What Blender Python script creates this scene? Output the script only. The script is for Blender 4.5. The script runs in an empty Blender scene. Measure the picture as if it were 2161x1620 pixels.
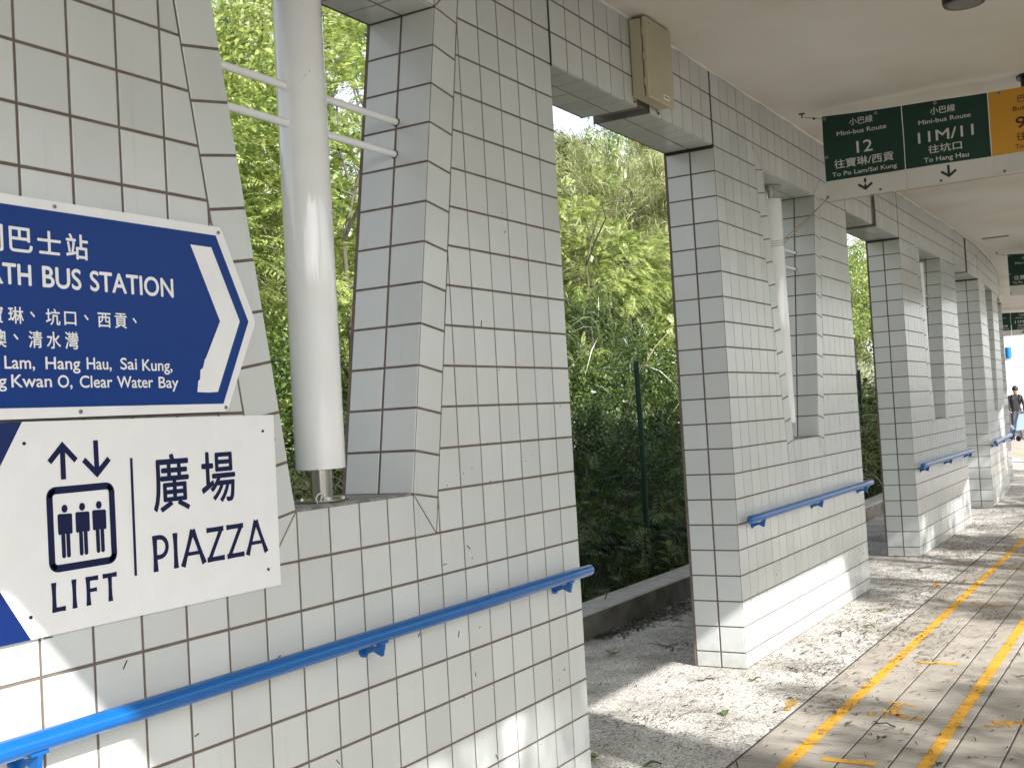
import bpy, math, random
import numpy as np
from mathutils import Vector, Matrix
random.seed(7); rng = np.random.default_rng(11)
SC = bpy.context.scene; COL = SC.collection; R = math.radians

# ------------------------------------------------------------------ camera
CAM = np.array([-4.4029, -2.3332, 1.5257])
CF = np.array([0.858452, 0.511818, 0.033096]); yaw, pitch, roll = 0.537943662, 0.0331020611, -0.0572129227
def cam_axes():
    cy, sy, cp, sp = math.cos(yaw), math.sin(yaw), math.cos(pitch), math.sin(pitch)
    f = np.array([cy*cp, sy*cp, sp]); r = np.array([sy, -cy, 0.]); u = np.cross(r, f)
    c, s = math.cos(roll), math.sin(roll)
    return f, c*r+s*u, -s*r+c*u
CF, CR, CU = cam_axes()
cam = bpy.data.cameras.new('camera'); cam_o = bpy.data.objects.new('camera', cam); COL.objects.link(cam_o)
M = Matrix(((CR[0], CU[0], -CF[0], CAM[0]), (CR[1], CU[1], -CF[1], CAM[1]), (CR[2], CU[2], -CF[2], CAM[2]), (0, 0, 0, 1)))
cam_o.matrix_world = M
cam.sensor_width = 36; cam.lens = 36*2393.99/2161; cam.clip_start = .05; cam.clip_end = 2000
SC.camera = cam_o

# ------------------------------------------------------------------ light
SUN = Vector((.40, .92, -.69)).normalized()
w = bpy.data.worlds.new('World'); SC.world = w; w.use_nodes = True
nt = w.node_tree; sky = nt.nodes.new('ShaderNodeTexSky'); sky.sky_type = 'NISHITA'; sky.sun_disc = False
sky.sun_elevation = math.asin(-SUN.z); sky.sun_rotation = math.atan2(-SUN.x, -SUN.y)
sky.air_density = 1.0; sky.dust_density = 1.6; sky.ozone_density = 1.0
hs = nt.nodes.new('ShaderNodeHueSaturation'); hs.inputs['Saturation'].default_value = .32      # hazy white subtropical sky
nt.links.new(sky.outputs[0], hs.inputs['Color']); nt.links.new(hs.outputs[0], nt.nodes['Background'].inputs[0]); nt.nodes['Background'].inputs[1].default_value = .15
sl = bpy.data.lights.new('sun', 'SUN'); sl.energy = 4.1; sl.angle = R(.55); sl.color = (1, .975, .93)
so = bpy.data.objects.new('sun', sl); COL.objects.link(so); so.rotation_euler = SUN.to_track_quat('-Z', 'Y').to_euler(); so.location = (-5, -12, 10)
SC.view_settings.view_transform = 'Standard'; SC.view_settings.look = 'None'; SC.view_settings.gamma = 1
SC.view_settings.exposure = 1.12; SC.view_settings.use_curve_mapping = False
SC.cycles.max_bounces = 10; SC.cycles.diffuse_bounces = 6; SC.cycles.glossy_bounces = 3
SC.cycles.transmission_bounces = 6; SC.cycles.transparent_max_bounces = 8

# ------------------------------------------------------------------ materials
def mat(name, col, rough=.6, metal=0., spec=.5, coat=0., noise=None, bump=None, objrand=0., emit=None):
    """noise = (scale, amount, other colour); bump = (scale, strength)"""
    m = bpy.data.materials.new(name); m.use_nodes = True; n = m.node_tree.nodes; L = m.node_tree.links
    p = n['Principled BSDF']; p.inputs['Roughness'].default_value = rough; p.inputs['Metallic'].default_value = metal
    p.inputs['Specular IOR Level'].default_value = spec; p.inputs['Coat Weight'].default_value = coat
    p.inputs['Base Color'].default_value = (*col, 1)
    geo = n.new('ShaderNodeNewGeometry'); out = None
    if noise:
        t = n.new('ShaderNodeTexNoise'); t.inputs['Scale'].default_value = noise[0]; t.inputs['Detail'].default_value = 6
        L.new(geo.outputs['Position'], t.inputs['Vector'])
        r = n.new('ShaderNodeValToRGB'); r.color_ramp.elements[0].position = .38; r.color_ramp.elements[1].position = .66
        L.new(t.outputs[0], r.inputs[0])
        mul = n.new('ShaderNodeMath'); mul.operation = 'MULTIPLY'; mul.inputs[1].default_value = noise[1]; L.new(r.outputs[0], mul.inputs[0])
        mx = n.new('ShaderNodeMix'); mx.data_type = 'RGBA'; L.new(mul.outputs[0], mx.inputs[0])
        mx.inputs[6].default_value = (*col, 1); mx.inputs[7].default_value = (*noise[2], 1); out = mx.outputs[2]
    if objrand:
        oi = n.new('ShaderNodeObjectInfo'); mr = n.new('ShaderNodeMapRange'); L.new(oi.outputs['Random'], mr.inputs[0])
        mr.inputs[3].default_value = 1-objrand; mr.inputs[4].default_value = 1.0
        hv = n.new('ShaderNodeHueSaturation')
        if out: L.new(out, hv.inputs['Color'])
        else: hv.inputs['Color'].default_value = (*col, 1)
        L.new(mr.outputs[0], hv.inputs['Value']); out = hv.outputs[0]
    if out: L.new(out, p.inputs['Base Color'])
    if bump:
        t = n.new('ShaderNodeTexNoise'); t.inputs['Scale'].default_value = bump[0]; t.inputs['Detail'].default_value = 4
        L.new(geo.outputs['Position'], t.inputs['Vector'])
        b = n.new('ShaderNodeBump'); b.inputs['Strength'].default_value = bump[1]; b.inputs['Distance'].default_value = .01
        L.new(t.outputs[0], b.inputs['Height']); L.new(b.outputs[0], p.inputs['Normal'])
    if emit: p.inputs['Emission Color'].default_value = (*emit[0], 1); p.inputs['Emission Strength'].default_value = emit[1]
    return m

def tile_mat():
    m = mat('glazed_tile', (.59, .62, .612), .18, spec=.5, noise=(3.5, .35, (.52, .545, .53)), objrand=.10)
    n = m.node_tree.nodes; L = m.node_tree.links; p = n['Principled BSDF']
    geo = n.new('ShaderNodeNewGeometry'); mp = n.new('ShaderNodeMapping'); mp.inputs['Scale'].default_value = (30, 30, 1.1)
    L.new(geo.outputs['Position'], mp.inputs[0]); t = n.new('ShaderNodeTexNoise'); t.inputs['Scale'].default_value = 1; t.inputs['Detail'].default_value = 3
    L.new(mp.outputs[0], t.inputs['Vector'])
    r = n.new('ShaderNodeValToRGB'); r.color_ramp.elements[0].position = .63; r.color_ramp.elements[1].position = .85
    r.color_ramp.elements[1].color = (.30, .30, .30, 1); L.new(t.outputs[0], r.inputs[0])
    src = p.inputs['Base Color'].links[0].from_socket
    mx = n.new('ShaderNodeMix'); mx.data_type = 'RGBA'; L.new(r.outputs[0], mx.inputs[0]); L.new(src, mx.inputs[6]); mx.inputs[7].default_value = (.36, .34, .30, 1)
    L.new(mx.outputs[2], p.inputs['Base Color'])
    sp_ = n.new('ShaderNodeSeparateXYZ'); L.new(geo.outputs['Position'], sp_.inputs[0]); mr = n.new('ShaderNodeMapRange'); L.new(sp_.outputs[2], mr.inputs[0]); mr.inputs[1].default_value = .02; mr.inputs[2].default_value = .22; mr.inputs[3].default_value = .8; mr.inputs[4].default_value = 0.
    t3 = n.new('ShaderNodeTexNoise'); t3.inputs['Scale'].default_value = 16; t3.inputs['Detail'].default_value = 6; L.new(geo.outputs['Position'], t3.inputs['Vector']); pw = n.new('ShaderNodeMath'); pw.operation = 'POWER'; pw.inputs[1].default_value = 1.6; L.new(t3.outputs[0], pw.inputs[0])
    ml = n.new('ShaderNodeMath'); ml.operation = 'MULTIPLY'; L.new(mr.outputs[0], ml.inputs[0]); L.new(pw.outputs[0], ml.inputs[1]); mx3 = n.new('ShaderNodeMix'); mx3.data_type = 'RGBA'; L.new(ml.outputs[0], mx3.inputs[0]); L.new(mx.outputs[2], mx3.inputs[6]); mx3.inputs[7].default_value = (.20, .17, .13, 1)
    L.new(mx3.outputs[2], p.inputs['Base Color'])
    # gentle unevenness of the glaze
    t2 = n.new('ShaderNodeTexNoise'); t2.inputs['Scale'].default_value = 11; t2.inputs['Detail'].default_value = 1; L.new(geo.outputs['Position'], t2.inputs['Vector'])
    b = n.new('ShaderNodeBump'); b.inputs['Strength'].default_value = .25; b.inputs['Distance'].default_value = .004; L.new(t2.outputs[0], b.inputs['Height']); L.new(b.outputs[0], p.inputs['Normal'])
    return m

def aggregate_mat():
    m = bpy.data.materials.new('washed_aggregate'); m.use_nodes = True; n = m.node_tree.nodes; L = m.node_tree.links; p = n['Principled BSDF']
    p.inputs['Roughness'].default_value = .8
    geo = n.new('ShaderNodeNewGeometry'); v = n.new('ShaderNodeTexVoronoi'); v.inputs['Scale'].default_value = 120; L.new(geo.outputs['Position'], v.inputs['Vector'])
    r = n.new('ShaderNodeValToRGB'); e = r.color_ramp.elements; e[0].position = 0; e[0].color = (.16, .15, .14, 1); e[1].position = 1; e[1].color = (.78, .75, .70, 1)
    a = e.new(.25); a.color = (.48, .46, .425, 1); a = e.new(.6); a.color = (.62, .595, .555, 1)
    sx = n.new('ShaderNodeSeparateColor'); L.new(v.outputs['Color'], sx.inputs[0]); L.new(sx.outputs[0], r.inputs[0])
    t = n.new('ShaderNodeTexNoise'); t.inputs['Scale'].default_value = 2.2; t.inputs['Detail'].default_value = 6; L.new(geo.outputs['Position'], t.inputs['Vector'])
    r2 = n.new('ShaderNodeValToRGB'); r2.color_ramp.elements[0].position = .35; r2.color_ramp.elements[0].color = (.62, .60, .57, 1); r2.color_ramp.elements[1].position = .6; r2.color_ramp.elements[1].color = (1, 1, 1, 1); L.new(t.outputs[0], r2.inputs[0])
    mx = n.new('ShaderNodeMix'); mx.data_type = 'RGBA'; mx.blend_type = 'MULTIPLY'; mx.inputs[0].default_value = 1; L.new(r.outputs[0], mx.inputs[6]); L.new(r2.outputs[0], mx.inputs[7])
    L.new(mx.outputs[2], p.inputs['Base Color'])
    b = n.new('ShaderNodeBump'); b.inputs['Strength'].default_value = .8; b.inputs['Distance'].default_value = .004; b.invert = True; L.new(v.outputs['Distance'], b.inputs['Height']); L.new(b.outputs[0], p.inputs['Normal'])
    return m

def leaf_mat(name, c1, c2, trans=.38, scale=1.3):
    m = bpy.data.materials.new(name); m.use_nodes = True; n = m.node_tree.nodes; L = m.node_tree.links
    n.remove(n['Principled BSDF']); out = n['Material Output']
    geo = n.new('ShaderNodeNewGeometry'); t = n.new('ShaderNodeTexNoise'); t.inputs['Scale'].default_value = scale; t.inputs['Detail'].default_value = 3; L.new(geo.outputs['Position'], t.inputs['Vector'])
    ad = n.new('ShaderNodeMath'); ad.operation = 'MULTIPLY_ADD'; L.new(geo.outputs['Random Per Island'], ad.inputs[0]); ad.inputs[1].default_value = .45; ad.inputs[2].default_value = -.22
    a2 = n.new('ShaderNodeMath'); L.new(t.outputs[0], a2.inputs[0]); L.new(ad.outputs[0], a2.inputs[1])
    r = n.new('ShaderNodeValToRGB'); r.color_ramp.elements[0].position = .3; r.color_ramp.elements[1].position = .7
    r.color_ramp.elements[0].color = (*c1, 1); r.color_ramp.elements[1].color = (*c2, 1); L.new(a2.outputs[0], r.inputs[0])
    d = n.new('ShaderNodeBsdfDiffuse'); tr = n.new('ShaderNodeBsdfTranslucent'); g = n.new('ShaderNodeBsdfGlossy'); g.inputs['Roughness'].default_value = .38
    L.new(r.outputs[0], d.inputs[0]); L.new(r.outputs[0], tr.inputs[0])
    m1 = n.new('ShaderNodeMixShader'); m1.inputs[0].default_value = trans; L.new(d.outputs[0], m1.inputs[1]); L.new(tr.outputs[0], m1.inputs[2])
    m2 = n.new('ShaderNodeMixShader'); m2.inputs[0].default_value = .07; L.new(m1.outputs[0], m2.inputs[1]); L.new(g.outputs[0], m2.inputs[2])
    L.new(m2.outputs[0], out.inputs[0]); return m

TILE = tile_mat()
GROUT = mat('brown_grout', (.13, .098, .082), .85, noise=(25, .6, (.19, .155, .13)))
SEAL = mat('black_sealant', (.012, .012, .012), .5)
CEIL = mat('ceiling_paint', (.665, .65, .605), .6, noise=(.9, .8, (.55, .52, .44)), bump=(5, .06))
CONC = mat('concrete', (.40, .385, .355), .85, noise=(5, .8, (.20, .19, .17)), bump=(60, .4))
DARKC = mat('dark_metal', (.15, .145, .135), .6, noise=(12, .6, (.21, .205, .19)))
SILLM = mat('sill_mortar', (.33, .32, .30), .8, noise=(22, .9, (.13, .12, .105)), bump=(50, .4))
WHITEP = mat('white_gloss_paint', (.84, .86, .87), .09, coat=.6, noise=(5, .3, (.72, .72, .69)))
STEEL = mat('stainless_steel', (.55, .53, .50), .16, metal=1., noise=(18, .4, (.40, .38, .35)))
BLUE = mat('blue_rail_paint', (.004, .105, .36), .24, coat=.2, noise=(25, .25, (.003, .08, .28)))
SBLUE = mat('sign_blue', (.001, .034, .205), .35, spec=.25, noise=(6, .3, (.001, .038, .215)))
NAVY = mat('sign_navy', (.006, .011, .055), .5, spec=.2)
LBLUE = mat('panel_blue', (.004, .018, .105), .35, spec=.3)
SWHITE = mat('sign_white', (.80, .81, .82), .3, noise=(12, .25, (.68, .685, .68)))
BEIGE = mat('beige_enamel', (.48, .435, .31), .45, noise=(6, .35, (.40, .35, .23)))
BGREEN = mat('banner_green', (.018, .052, .038), .7, spec=.2)
BYEL = mat('banner_yellow', (.58, .285, .022), .6)
BWHITE = mat('banner_white', (.60, .59, .56), .65, noise=(6, .3, (.5, .49, .46)))
MAROON = mat('maroon_print', (.05, .012, .01), .6)
BLACK = mat('black_plastic', (.008, .008, .009), .4)
ROPE = mat('rope', (.42, .36, .25), .9)
EYE = mat('eyelet_metal', (.35, .34, .31), .35, metal=.9)
PAVE = mat('paving_tile', (.44, .395, .34), .6, noise=(4, .7, (.34, .305, .265)), objrand=.16, bump=(90, .12))
PAVEJ = mat('paving_joint', (.06, .052, .046), .9, noise=(14, .8, (.11, .10, .09)))
YEL = mat('yellow_road_paint', (.72, .36, .022), .7, noise=(35, .55, (.50, .30, .06)), bump=(90, .3))
def wear(m, sc, lo, hi):
    n = m.node_tree.nodes; L = m.node_tree.links; p = n['Principled BSDF']; geo = n.new('ShaderNodeNewGeometry'); t = n.new('ShaderNodeTexNoise'); t.inputs['Scale'].default_value = sc; t.inputs['Detail'].default_value = 8; t.inputs['Roughness'].default_value = .7
    L.new(geo.outputs['Position'], t.inputs['Vector']); r = n.new('ShaderNodeValToRGB'); r.color_ramp.elements[0].position = lo; r.color_ramp.elements[1].position = hi; L.new(t.outputs[0], r.inputs[0]); L.new(r.outputs[0], p.inputs['Alpha']); return m
wear(YEL, 14, .33, .42)
YEL2 = wear(mat('worn_yellow_paint', (.70, .36, .03), .75, noise=(30, .6, (.50, .32, .09)), bump=(90, .3)), 26, .40, .56)
AGG = aggregate_mat()
ASPH = mat('asphalt', (.055, .055, .055), .9, noise=(40, .5, (.08, .08, .08)), bump=(120, .4))
SOIL = mat('leafy_soil', (.045, .034, .02), .95, noise=(3, .8, (.025, .03, .012)), bump=(20, .8))
BARK = mat('bark', (.11, .105, .075), .9, noise=(14, .8, (.07, .055, .04)), bump=(25, .8))
TWIG = mat('dry_twig', (.035, .025, .018), .9, noise=(30, .8, (.085, .06, .04)))
DRY = mat('dry_branch', (.34, .27, .16), .9, noise=(8, .7, (.2, .15, .09)))
FGREEN = mat('fence_green', (.003, .040, .028), .5)
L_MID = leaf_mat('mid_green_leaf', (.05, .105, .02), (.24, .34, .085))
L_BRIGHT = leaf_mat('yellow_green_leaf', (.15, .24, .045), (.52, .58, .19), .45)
L_UNDER = leaf_mat('shade_darkened_leaf', (.016, .040, .008), (.085, .14, .03), .25)  # shade of the low undergrowth put into a darker leaf colour
L_UFERN = leaf_mat('shade_darkened_fern', (.03, .07, .012), (.13, .20, .04), .3)  # same painted shade for ferns and feathery bushes near the kerb
L_DARK = leaf_mat('dark_green_leaf', (.03, .06, .015), (.09, .13, .035), .25)
L_OLIVE = leaf_mat('olive_leaf', (.15, .19, .06), (.45, .46, .20), .4)
L_FRESH = leaf_mat('fresh_fallen_leaf', (.07, .12, .025), (.17, .23, .07), .3, 20)
SKIN = mat('skin', (.36, .21, .14), .6); CLOTH = mat('dark_cloth', (.018, .018, .022), .8); GREYC = mat('grey_cloth', (.10, .10, .11), .8); HAIR = mat('black_hair', (.008, .007, .006), .5)
RED = mat('red_print', (.45, .02, .03), .5); POLEB = mat('bus_stop_blue', (.005, .16, .42), .4); GREYM = mat('grey_metal', (.3, .3, .3), .5, metal=.5)
BIKEW = mat('blue_white_fairing', (.22, .30, .5), .3)

# ------------------------------------------------------------------ helpers
def tag(o, label=None, cat=None, group=None, kind=None):
    if label: o['label'] = label
    if cat: o['category'] = cat
    if group: o['group'] = group
    if kind: o['kind'] = kind
    return o
def empty(name, label, cat, loc=(0, 0, 0), rz=0, group=None):
    o = bpy.data.objects.new(name, None); COL.objects.link(o); o.location = loc; o.rotation_euler = (0, 0, rz); o.empty_display_size = .1
    return tag(o, label, cat, group)
def link(name, me, parent=None, matx=None):
    o = bpy.data.objects.new(name, me); COL.objects.link(o)
    if parent: o.parent = parent
    if matx is not None: o.matrix_local = matx
    return o
class MB:
    def __init__(s): s.v = []; s.f = []; s.m = []; s.mats = []; s.sm = []
    def _mi(s, m):
        if m not in s.mats: s.mats.append(m)
        return s.mats.index(m)
    def add(s, vs, fs, m, smooth=False):
        b = len(s.v); s.v += [tuple(map(float, p)) for p in vs]; mi = s._mi(m)
        for f in fs: s.f.append([b+i for i in f]); s.m.append(mi); s.sm.append(smooth)
    def box(s, lo, hi, m, mx=None):
        x0, y0, z0 = lo; x1, y1, z1 = hi
        vs = [(x0, y0, z0), (x1, y0, z0), (x1, y1, z0), (x0, y1, z0), (x0, y0, z1), (x1, y0, z1), (x1, y1, z1), (x0, y1, z1)]
        if mx is not None: vs = [mx @ Vector(v) for v in vs]
        s.add(vs, [(3, 2, 1, 0), (4, 5, 6, 7), (0, 1, 5, 4), (1, 2, 6, 5), (2, 3, 7, 6), (3, 0, 4, 7)], m)
    def bbox(s, lo, hi, m, b=.004, mx=None):   # box with chamfered edges
        c = [(lo[i]+hi[i])/2 for i in range(3)]; h = [(hi[i]-lo[i])/2 for i in range(3)]; b = min(b, min(h)*.6)
        vs = []; idx = {}
        for ax in range(3):
            for sx in (-1, 1):
                for sy in (-1, 1):
                    for sz in (-1, 1):
                        sg = (sx, sy, sz); p = [c[i]+sg[i]*(h[i] if i == ax else h[i]-b) for i in range(3)]
                        idx[(ax, sx, sy, sz)] = len(vs); vs.append(p)
        fs = []
        for ax in range(3):
            o1, o2 = (ax+1) % 3, (ax+2) % 3
            for sg in (-1, 1):
                q = []
                for a, bb in ((-1, -1), (1, -1), (1, 1), (-1, 1)):
                    k = [0, 0, 0]; k[ax] = sg; k[o1] = a; k[o2] = bb; q.append(idx[(ax, *k)])
                fs.append(q if sg > 0 else q[::-1])
        for ax in range(3):     # edges parallel to ax
            o1, o2 = (ax+1) % 3, (ax+2) % 3
            for a in (-1, 1):
                for bb in (-1, 1):
                    def k(t, face):
                        kk = [0, 0, 0]; kk[ax] = t; kk[o1] = a; kk[o2] = bb; return idx[(face, *kk)]
                    q = [k(-1, o1), k(1, o1), k(1, o2), k(-1, o2)]
                    fs.append(q if a*bb < 0 else q[::-1])
        for sx in (-1, 1):
            for sy in (-1, 1):
                for sz in (-1, 1):
                    t = [idx[(0, sx, sy, sz)], idx[(1, sx, sy, sz)], idx[(2, sx, sy, sz)]]
                    fs.append(t if sx*sy*sz > 0 else t[::-1])
        if mx is not None: vs = [mx @ Vector(v) for v in vs]
        s.add(vs, fs, m)
    def tube(s, pts, rs, m, n=12, cap=True, smooth=True):
        pts = [Vector(p) for p in pts]; rs = [rs]*len(pts) if isinstance(rs, (int, float)) else rs
        rings = []; up = None
        for i, p in enumerate(pts):
            d = (pts[min(i+1, len(pts)-1)]-pts[max(i-1, 0)]).normalized()
            if up is None: up = Vector((0, 0, 1)) if abs(d.z) < .9 else Vector((1, 0, 0))
            a = d.cross(up).normalized(); b = a.cross(d).normalized(); up = b
            rings.append([p+a*math.cos(2*math.pi*k/n)*rs[i]+b*math.sin(2*math.pi*k/n)*rs[i] for k in range(n)])
        vs = [v for r in rings for v in r]
        fs = [(i*n+k, i*n+(k+1) % n, (i+1)*n+(k+1) % n, (i+1)*n+k) for i in range(len(pts)-1) for k in range(n)]
        s.add(vs, fs, m, smooth)
        if cap: s.add(rings[0], [tuple(range(n-1, -1, -1))], m); s.add(rings[-1], [tuple(range(n))], m)
    def poly(s, pts2, y0, y1, m, axis='y', mside=None):
        """extruded polygon; pts2 in (x,z) from y0 (front, smaller) to y1"""
        n = len(pts2); A = [(p[0], y0, p[1]) for p in pts2]; B = [(p[0], y1, p[1]) for p in pts2]
        area = sum(pts2[i][0]*pts2[(i+1) % n][1]-pts2[(i+1) % n][0]*pts2[i][1] for i in range(n))
        if area < 0: A.reverse(); B.reverse()
        s.add(A+B, [tuple(range(n)), tuple(range(2*n-1, n-1, -1))], m)
        s.add(A+B, [(i, i+n, (i+1) % n+n, (i+1) % n) for i in range(n)], mside or m)
    def build(s, name, parent=None, matx=None):
        me = bpy.data.meshes.new(name); me.from_pydata(s.v, [], s.f)
        for m in s.mats: me.materials.append(m)
        me.polygons.foreach_set('material_index', s.m); me.polygons.foreach_set('use_smooth', s.sm); me.update()
        return link(name, me, parent, matx)
def npmesh(name, V, F, mats, mi=None, smooth=False):
    """V (n,3), F (m,4) quads -> mesh"""
    me = bpy.data.meshes.new(name); me.vertices.add(len(V)); me.vertices.foreach_set('co', np.asarray(V, np.float32).ravel())
    k = F.shape[1]; me.loops.add(F.size); me.loops.foreach_set('vertex_index', F.astype(np.int32).ravel())
    me.polygons.add(len(F)); me.polygons.foreach_set('loop_start', np.arange(0, F.size, k, dtype=np.int32))
    for m in mats: me.materials.append(m)
    if mi is not None: me.polygons.foreach_set('material_index', np.asarray(mi, np.int32))
    if smooth: me.polygons.foreach_set('use_smooth', np.ones(len(F), bool))
    me.update(calc_edges=True); return me
def copy_tree(o, parent=None):
    c = o.copy(); COL.objects.link(c); c.parent = parent
    for ch in list(o.children): copy_tree(ch, c)
    return c
def project(p):
    d = np.asarray(p)-CAM; c = d@CF
    if c < .1: return None
    return 1080.5+2393.99*(d@CR)/c, 810-2393.99*(d@CU)/c, c

# curve of the colonnade: straight to s=10, then a gentle bend to the left
KC = .0165
def cpos(s):
    if s <= 10: return s, 0., 0.
    a = (s-10)*KC; return 10+math.sin(a)/KC, (1-math.cos(a))/KC, a
def cp(s, t, z=0.):            # t = offset to the left of the wall's face line (+ behind the wall)
    x, y, a = cpos(s); return (x-math.sin(a)*t, y+math.cos(a)*t, z)

# ---- tiles
T = .15; J = .0042; Z0 = 3.0945
def zr(r): return Z0-T*r
def clip(poly, nx, ny, d):      # keep nx*x+ny*y <= d
    out = []
    for i in range(len(poly)):
        p, q = poly[i], poly[(i+1) % len(poly)]; a = nx*p[0]+ny*p[1]-d; b = nx*q[0]+ny*q[1]-d
        if a <= 1e-9: out.append(p)
        if (a < -1e-9 and b > 1e-9) or (a > 1e-9 and b < -1e-9): t = a/(a-b); out.append((p[0]+t*(q[0]-p[0]), p[1]+t*(q[1]-p[1])))
    return out
def inset(poly, a):
    out = poly[:]
    n = len(poly)
    for i in range(n):
        p, q = poly[i], poly[(i+1) % n]; dx, dy = q[0]-p[0], q[1]-p[1]; l = math.hypot(dx, dy)
        if l < 1e-6: continue
        nx, ny = dy/l, -dx/l    # outward for ccw
        out = clip(out, nx, ny, nx*p[0]+ny*p[1]-a)
        if len(out) < 3: return []
    return out
def area(poly): return .5*sum(poly[i][0]*poly[(i+1) % len(poly)][1]-poly[(i+1) % len(poly)][0]*poly[i][1] for i in range(len(poly)))
def ccw(poly): return poly if area(poly) > 0 else poly[::-1]
_tc = {}
def tile_geo(poly, th, ch):
    n = len(poly); inn = []
    cx = sum(p[0] for p in poly)/n; cy = sum(p[1] for p in poly)/n
    k = []
    for i in range(n):       # vertex inset toward bisector
        p0, p, p1 = poly[i-1], poly[i], poly[(i+1) % n]
        a = Vector((p[0]-p0[0], p[1]-p0[1])).normalized(); b = Vector((p1[0]-p[0], p1[1]-p[1])).normalized()
        n1 = Vector((-a.y, a.x)); n2 = Vector((-b.y, b.x)); bis = (n1+n2); bis = bis/max(bis.length_squared, .15)*2
        k.append((p[0]+bis.x*ch, p[1]+bis.y*ch))
    V = [(p[0], p[1], 0.) for p in k]+[(p[0], p[1], -ch*.8) for p in poly]+[(p[0], p[1], -th) for p in poly]
    F = [tuple(range(n))]+[(i+n, (i+1) % n+n, (i+1) % n, i) for i in range(n)]+[(i+2*n, (i+1) % n+2*n, (i+1) % n+n, i+n) for i in range(n)]
    return V, F
def tile_specs_place(parent, pm, specs, name, m, th=.008, ch=.0016, limit=300, minpx=9, tilt=.0022, stuffname=None):
    """specs: list of (poly ccw in u,w ; O, U, W, N) in the parent's local frame. The largest in view are parts, the rest one joined part"""
    sc = []
    for i, (poly, O, U, W, N) in enumerate(specs):
        a = area(poly)
        if a < 2e-5: sc.append((-1, i)); continue
        us = [p[0] for p in poly]; ws = [p[1] for p in poly]; cu, cw = sum(us)/len(us), sum(ws)/len(ws)
        def loc(u_, w_): return np.array((pm @ (O+U*u_+W*w_)).to_tuple())
        P = [project(loc(*q)) for q in ((min(us), cw), (max(us), cw), (cu, min(ws)), (cu, max(ws)))]
        if any(p is None for p in P): sc.append((-1, i)); continue
        inside = any(-10 < p[0] < 2171 and -10 < p[1] < 1630 for p in P)
        nw = (pm.to_3x3() @ N).normalized(); c0 = loc(cu, cw); facing = float(np.dot(np.array(nw.to_tuple()), CAM-c0)) > 0
        w1 = math.hypot(P[0][0]-P[1][0], P[0][1]-P[1][1]); w2 = math.hypot(P[2][0]-P[3][0], P[2][1]-P[3][1])
        # area on screen
        d = np.linalg.norm(c0-CAM); ar = a*abs(float(np.dot(np.array(nw.to_tuple()), (CAM-c0)/d)))/d**2*2394**2
        sc.append((ar if inside and facing and min(w1, w2) > minpx*.8 else -1, i))
    sc.sort(reverse=True); pick = {i for a, i in sc[:limit] if a > 30}
    big = MB(); nobj = 0
    for i, (poly, O, U, W, N) in enumerate(specs):
        if area(poly) < 2e-5: continue
        us = [p[0] for p in poly]; ws = [p[1] for p in poly]; cu, cw = (min(us)+max(us))/2, (min(ws)+max(ws))/2
        pl = [(p[0]-cu, p[1]-cw) for p in poly]
        jit = Matrix.Rotation(random.gauss(0, tilt), 4, 'X') @ Matrix.Rotation(random.gauss(0, tilt), 4, 'Y')
        C = O+U*cu+W*cw+N*random.uniform(-.0004, .0004)
        mx = Matrix(((U.x, W.x, N.x, C.x), (U.y, W.y, N.y, C.y), (U.z, W.z, N.z, C.z), (0, 0, 0, 1))) @ jit
        if i in pick:
            key = (m.name, th, tuple((round(p[0], 4), round(p[1], 4)) for p in pl))
            if key not in _tc:
                V, F = tile_geo(pl, th, ch); me = bpy.data.meshes.new(name); me.from_pydata(V, [], F); me.materials.append(m); me.update(); _tc[key] = me
            link(name, _tc[key], parent, mx); nobj += 1
        else:
            V, F = tile_geo(pl, th, ch); big.add([mx @ Vector(v) for v in V], F, m)
    if big.v:
        o = big.build(stuffname or name+'_field', parent); o['kind'] = 'stuff'
    return nobj
X, Y, Z = Vector((1, 0, 0)), Vector((0, 1, 0)), Vector((0, 0, 1))
S6 = 1/6; CT = 1/math.sqrt(1+S6*S6); ST = S6*CT; WD = T/CT        # slope of the window's sides; horizontal width of the border strip
TH = .31
def rect(u0, u1, w0, w1): return [(u0, w0), (u1, w0), (u1, w1), (u0, w1)]

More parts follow.
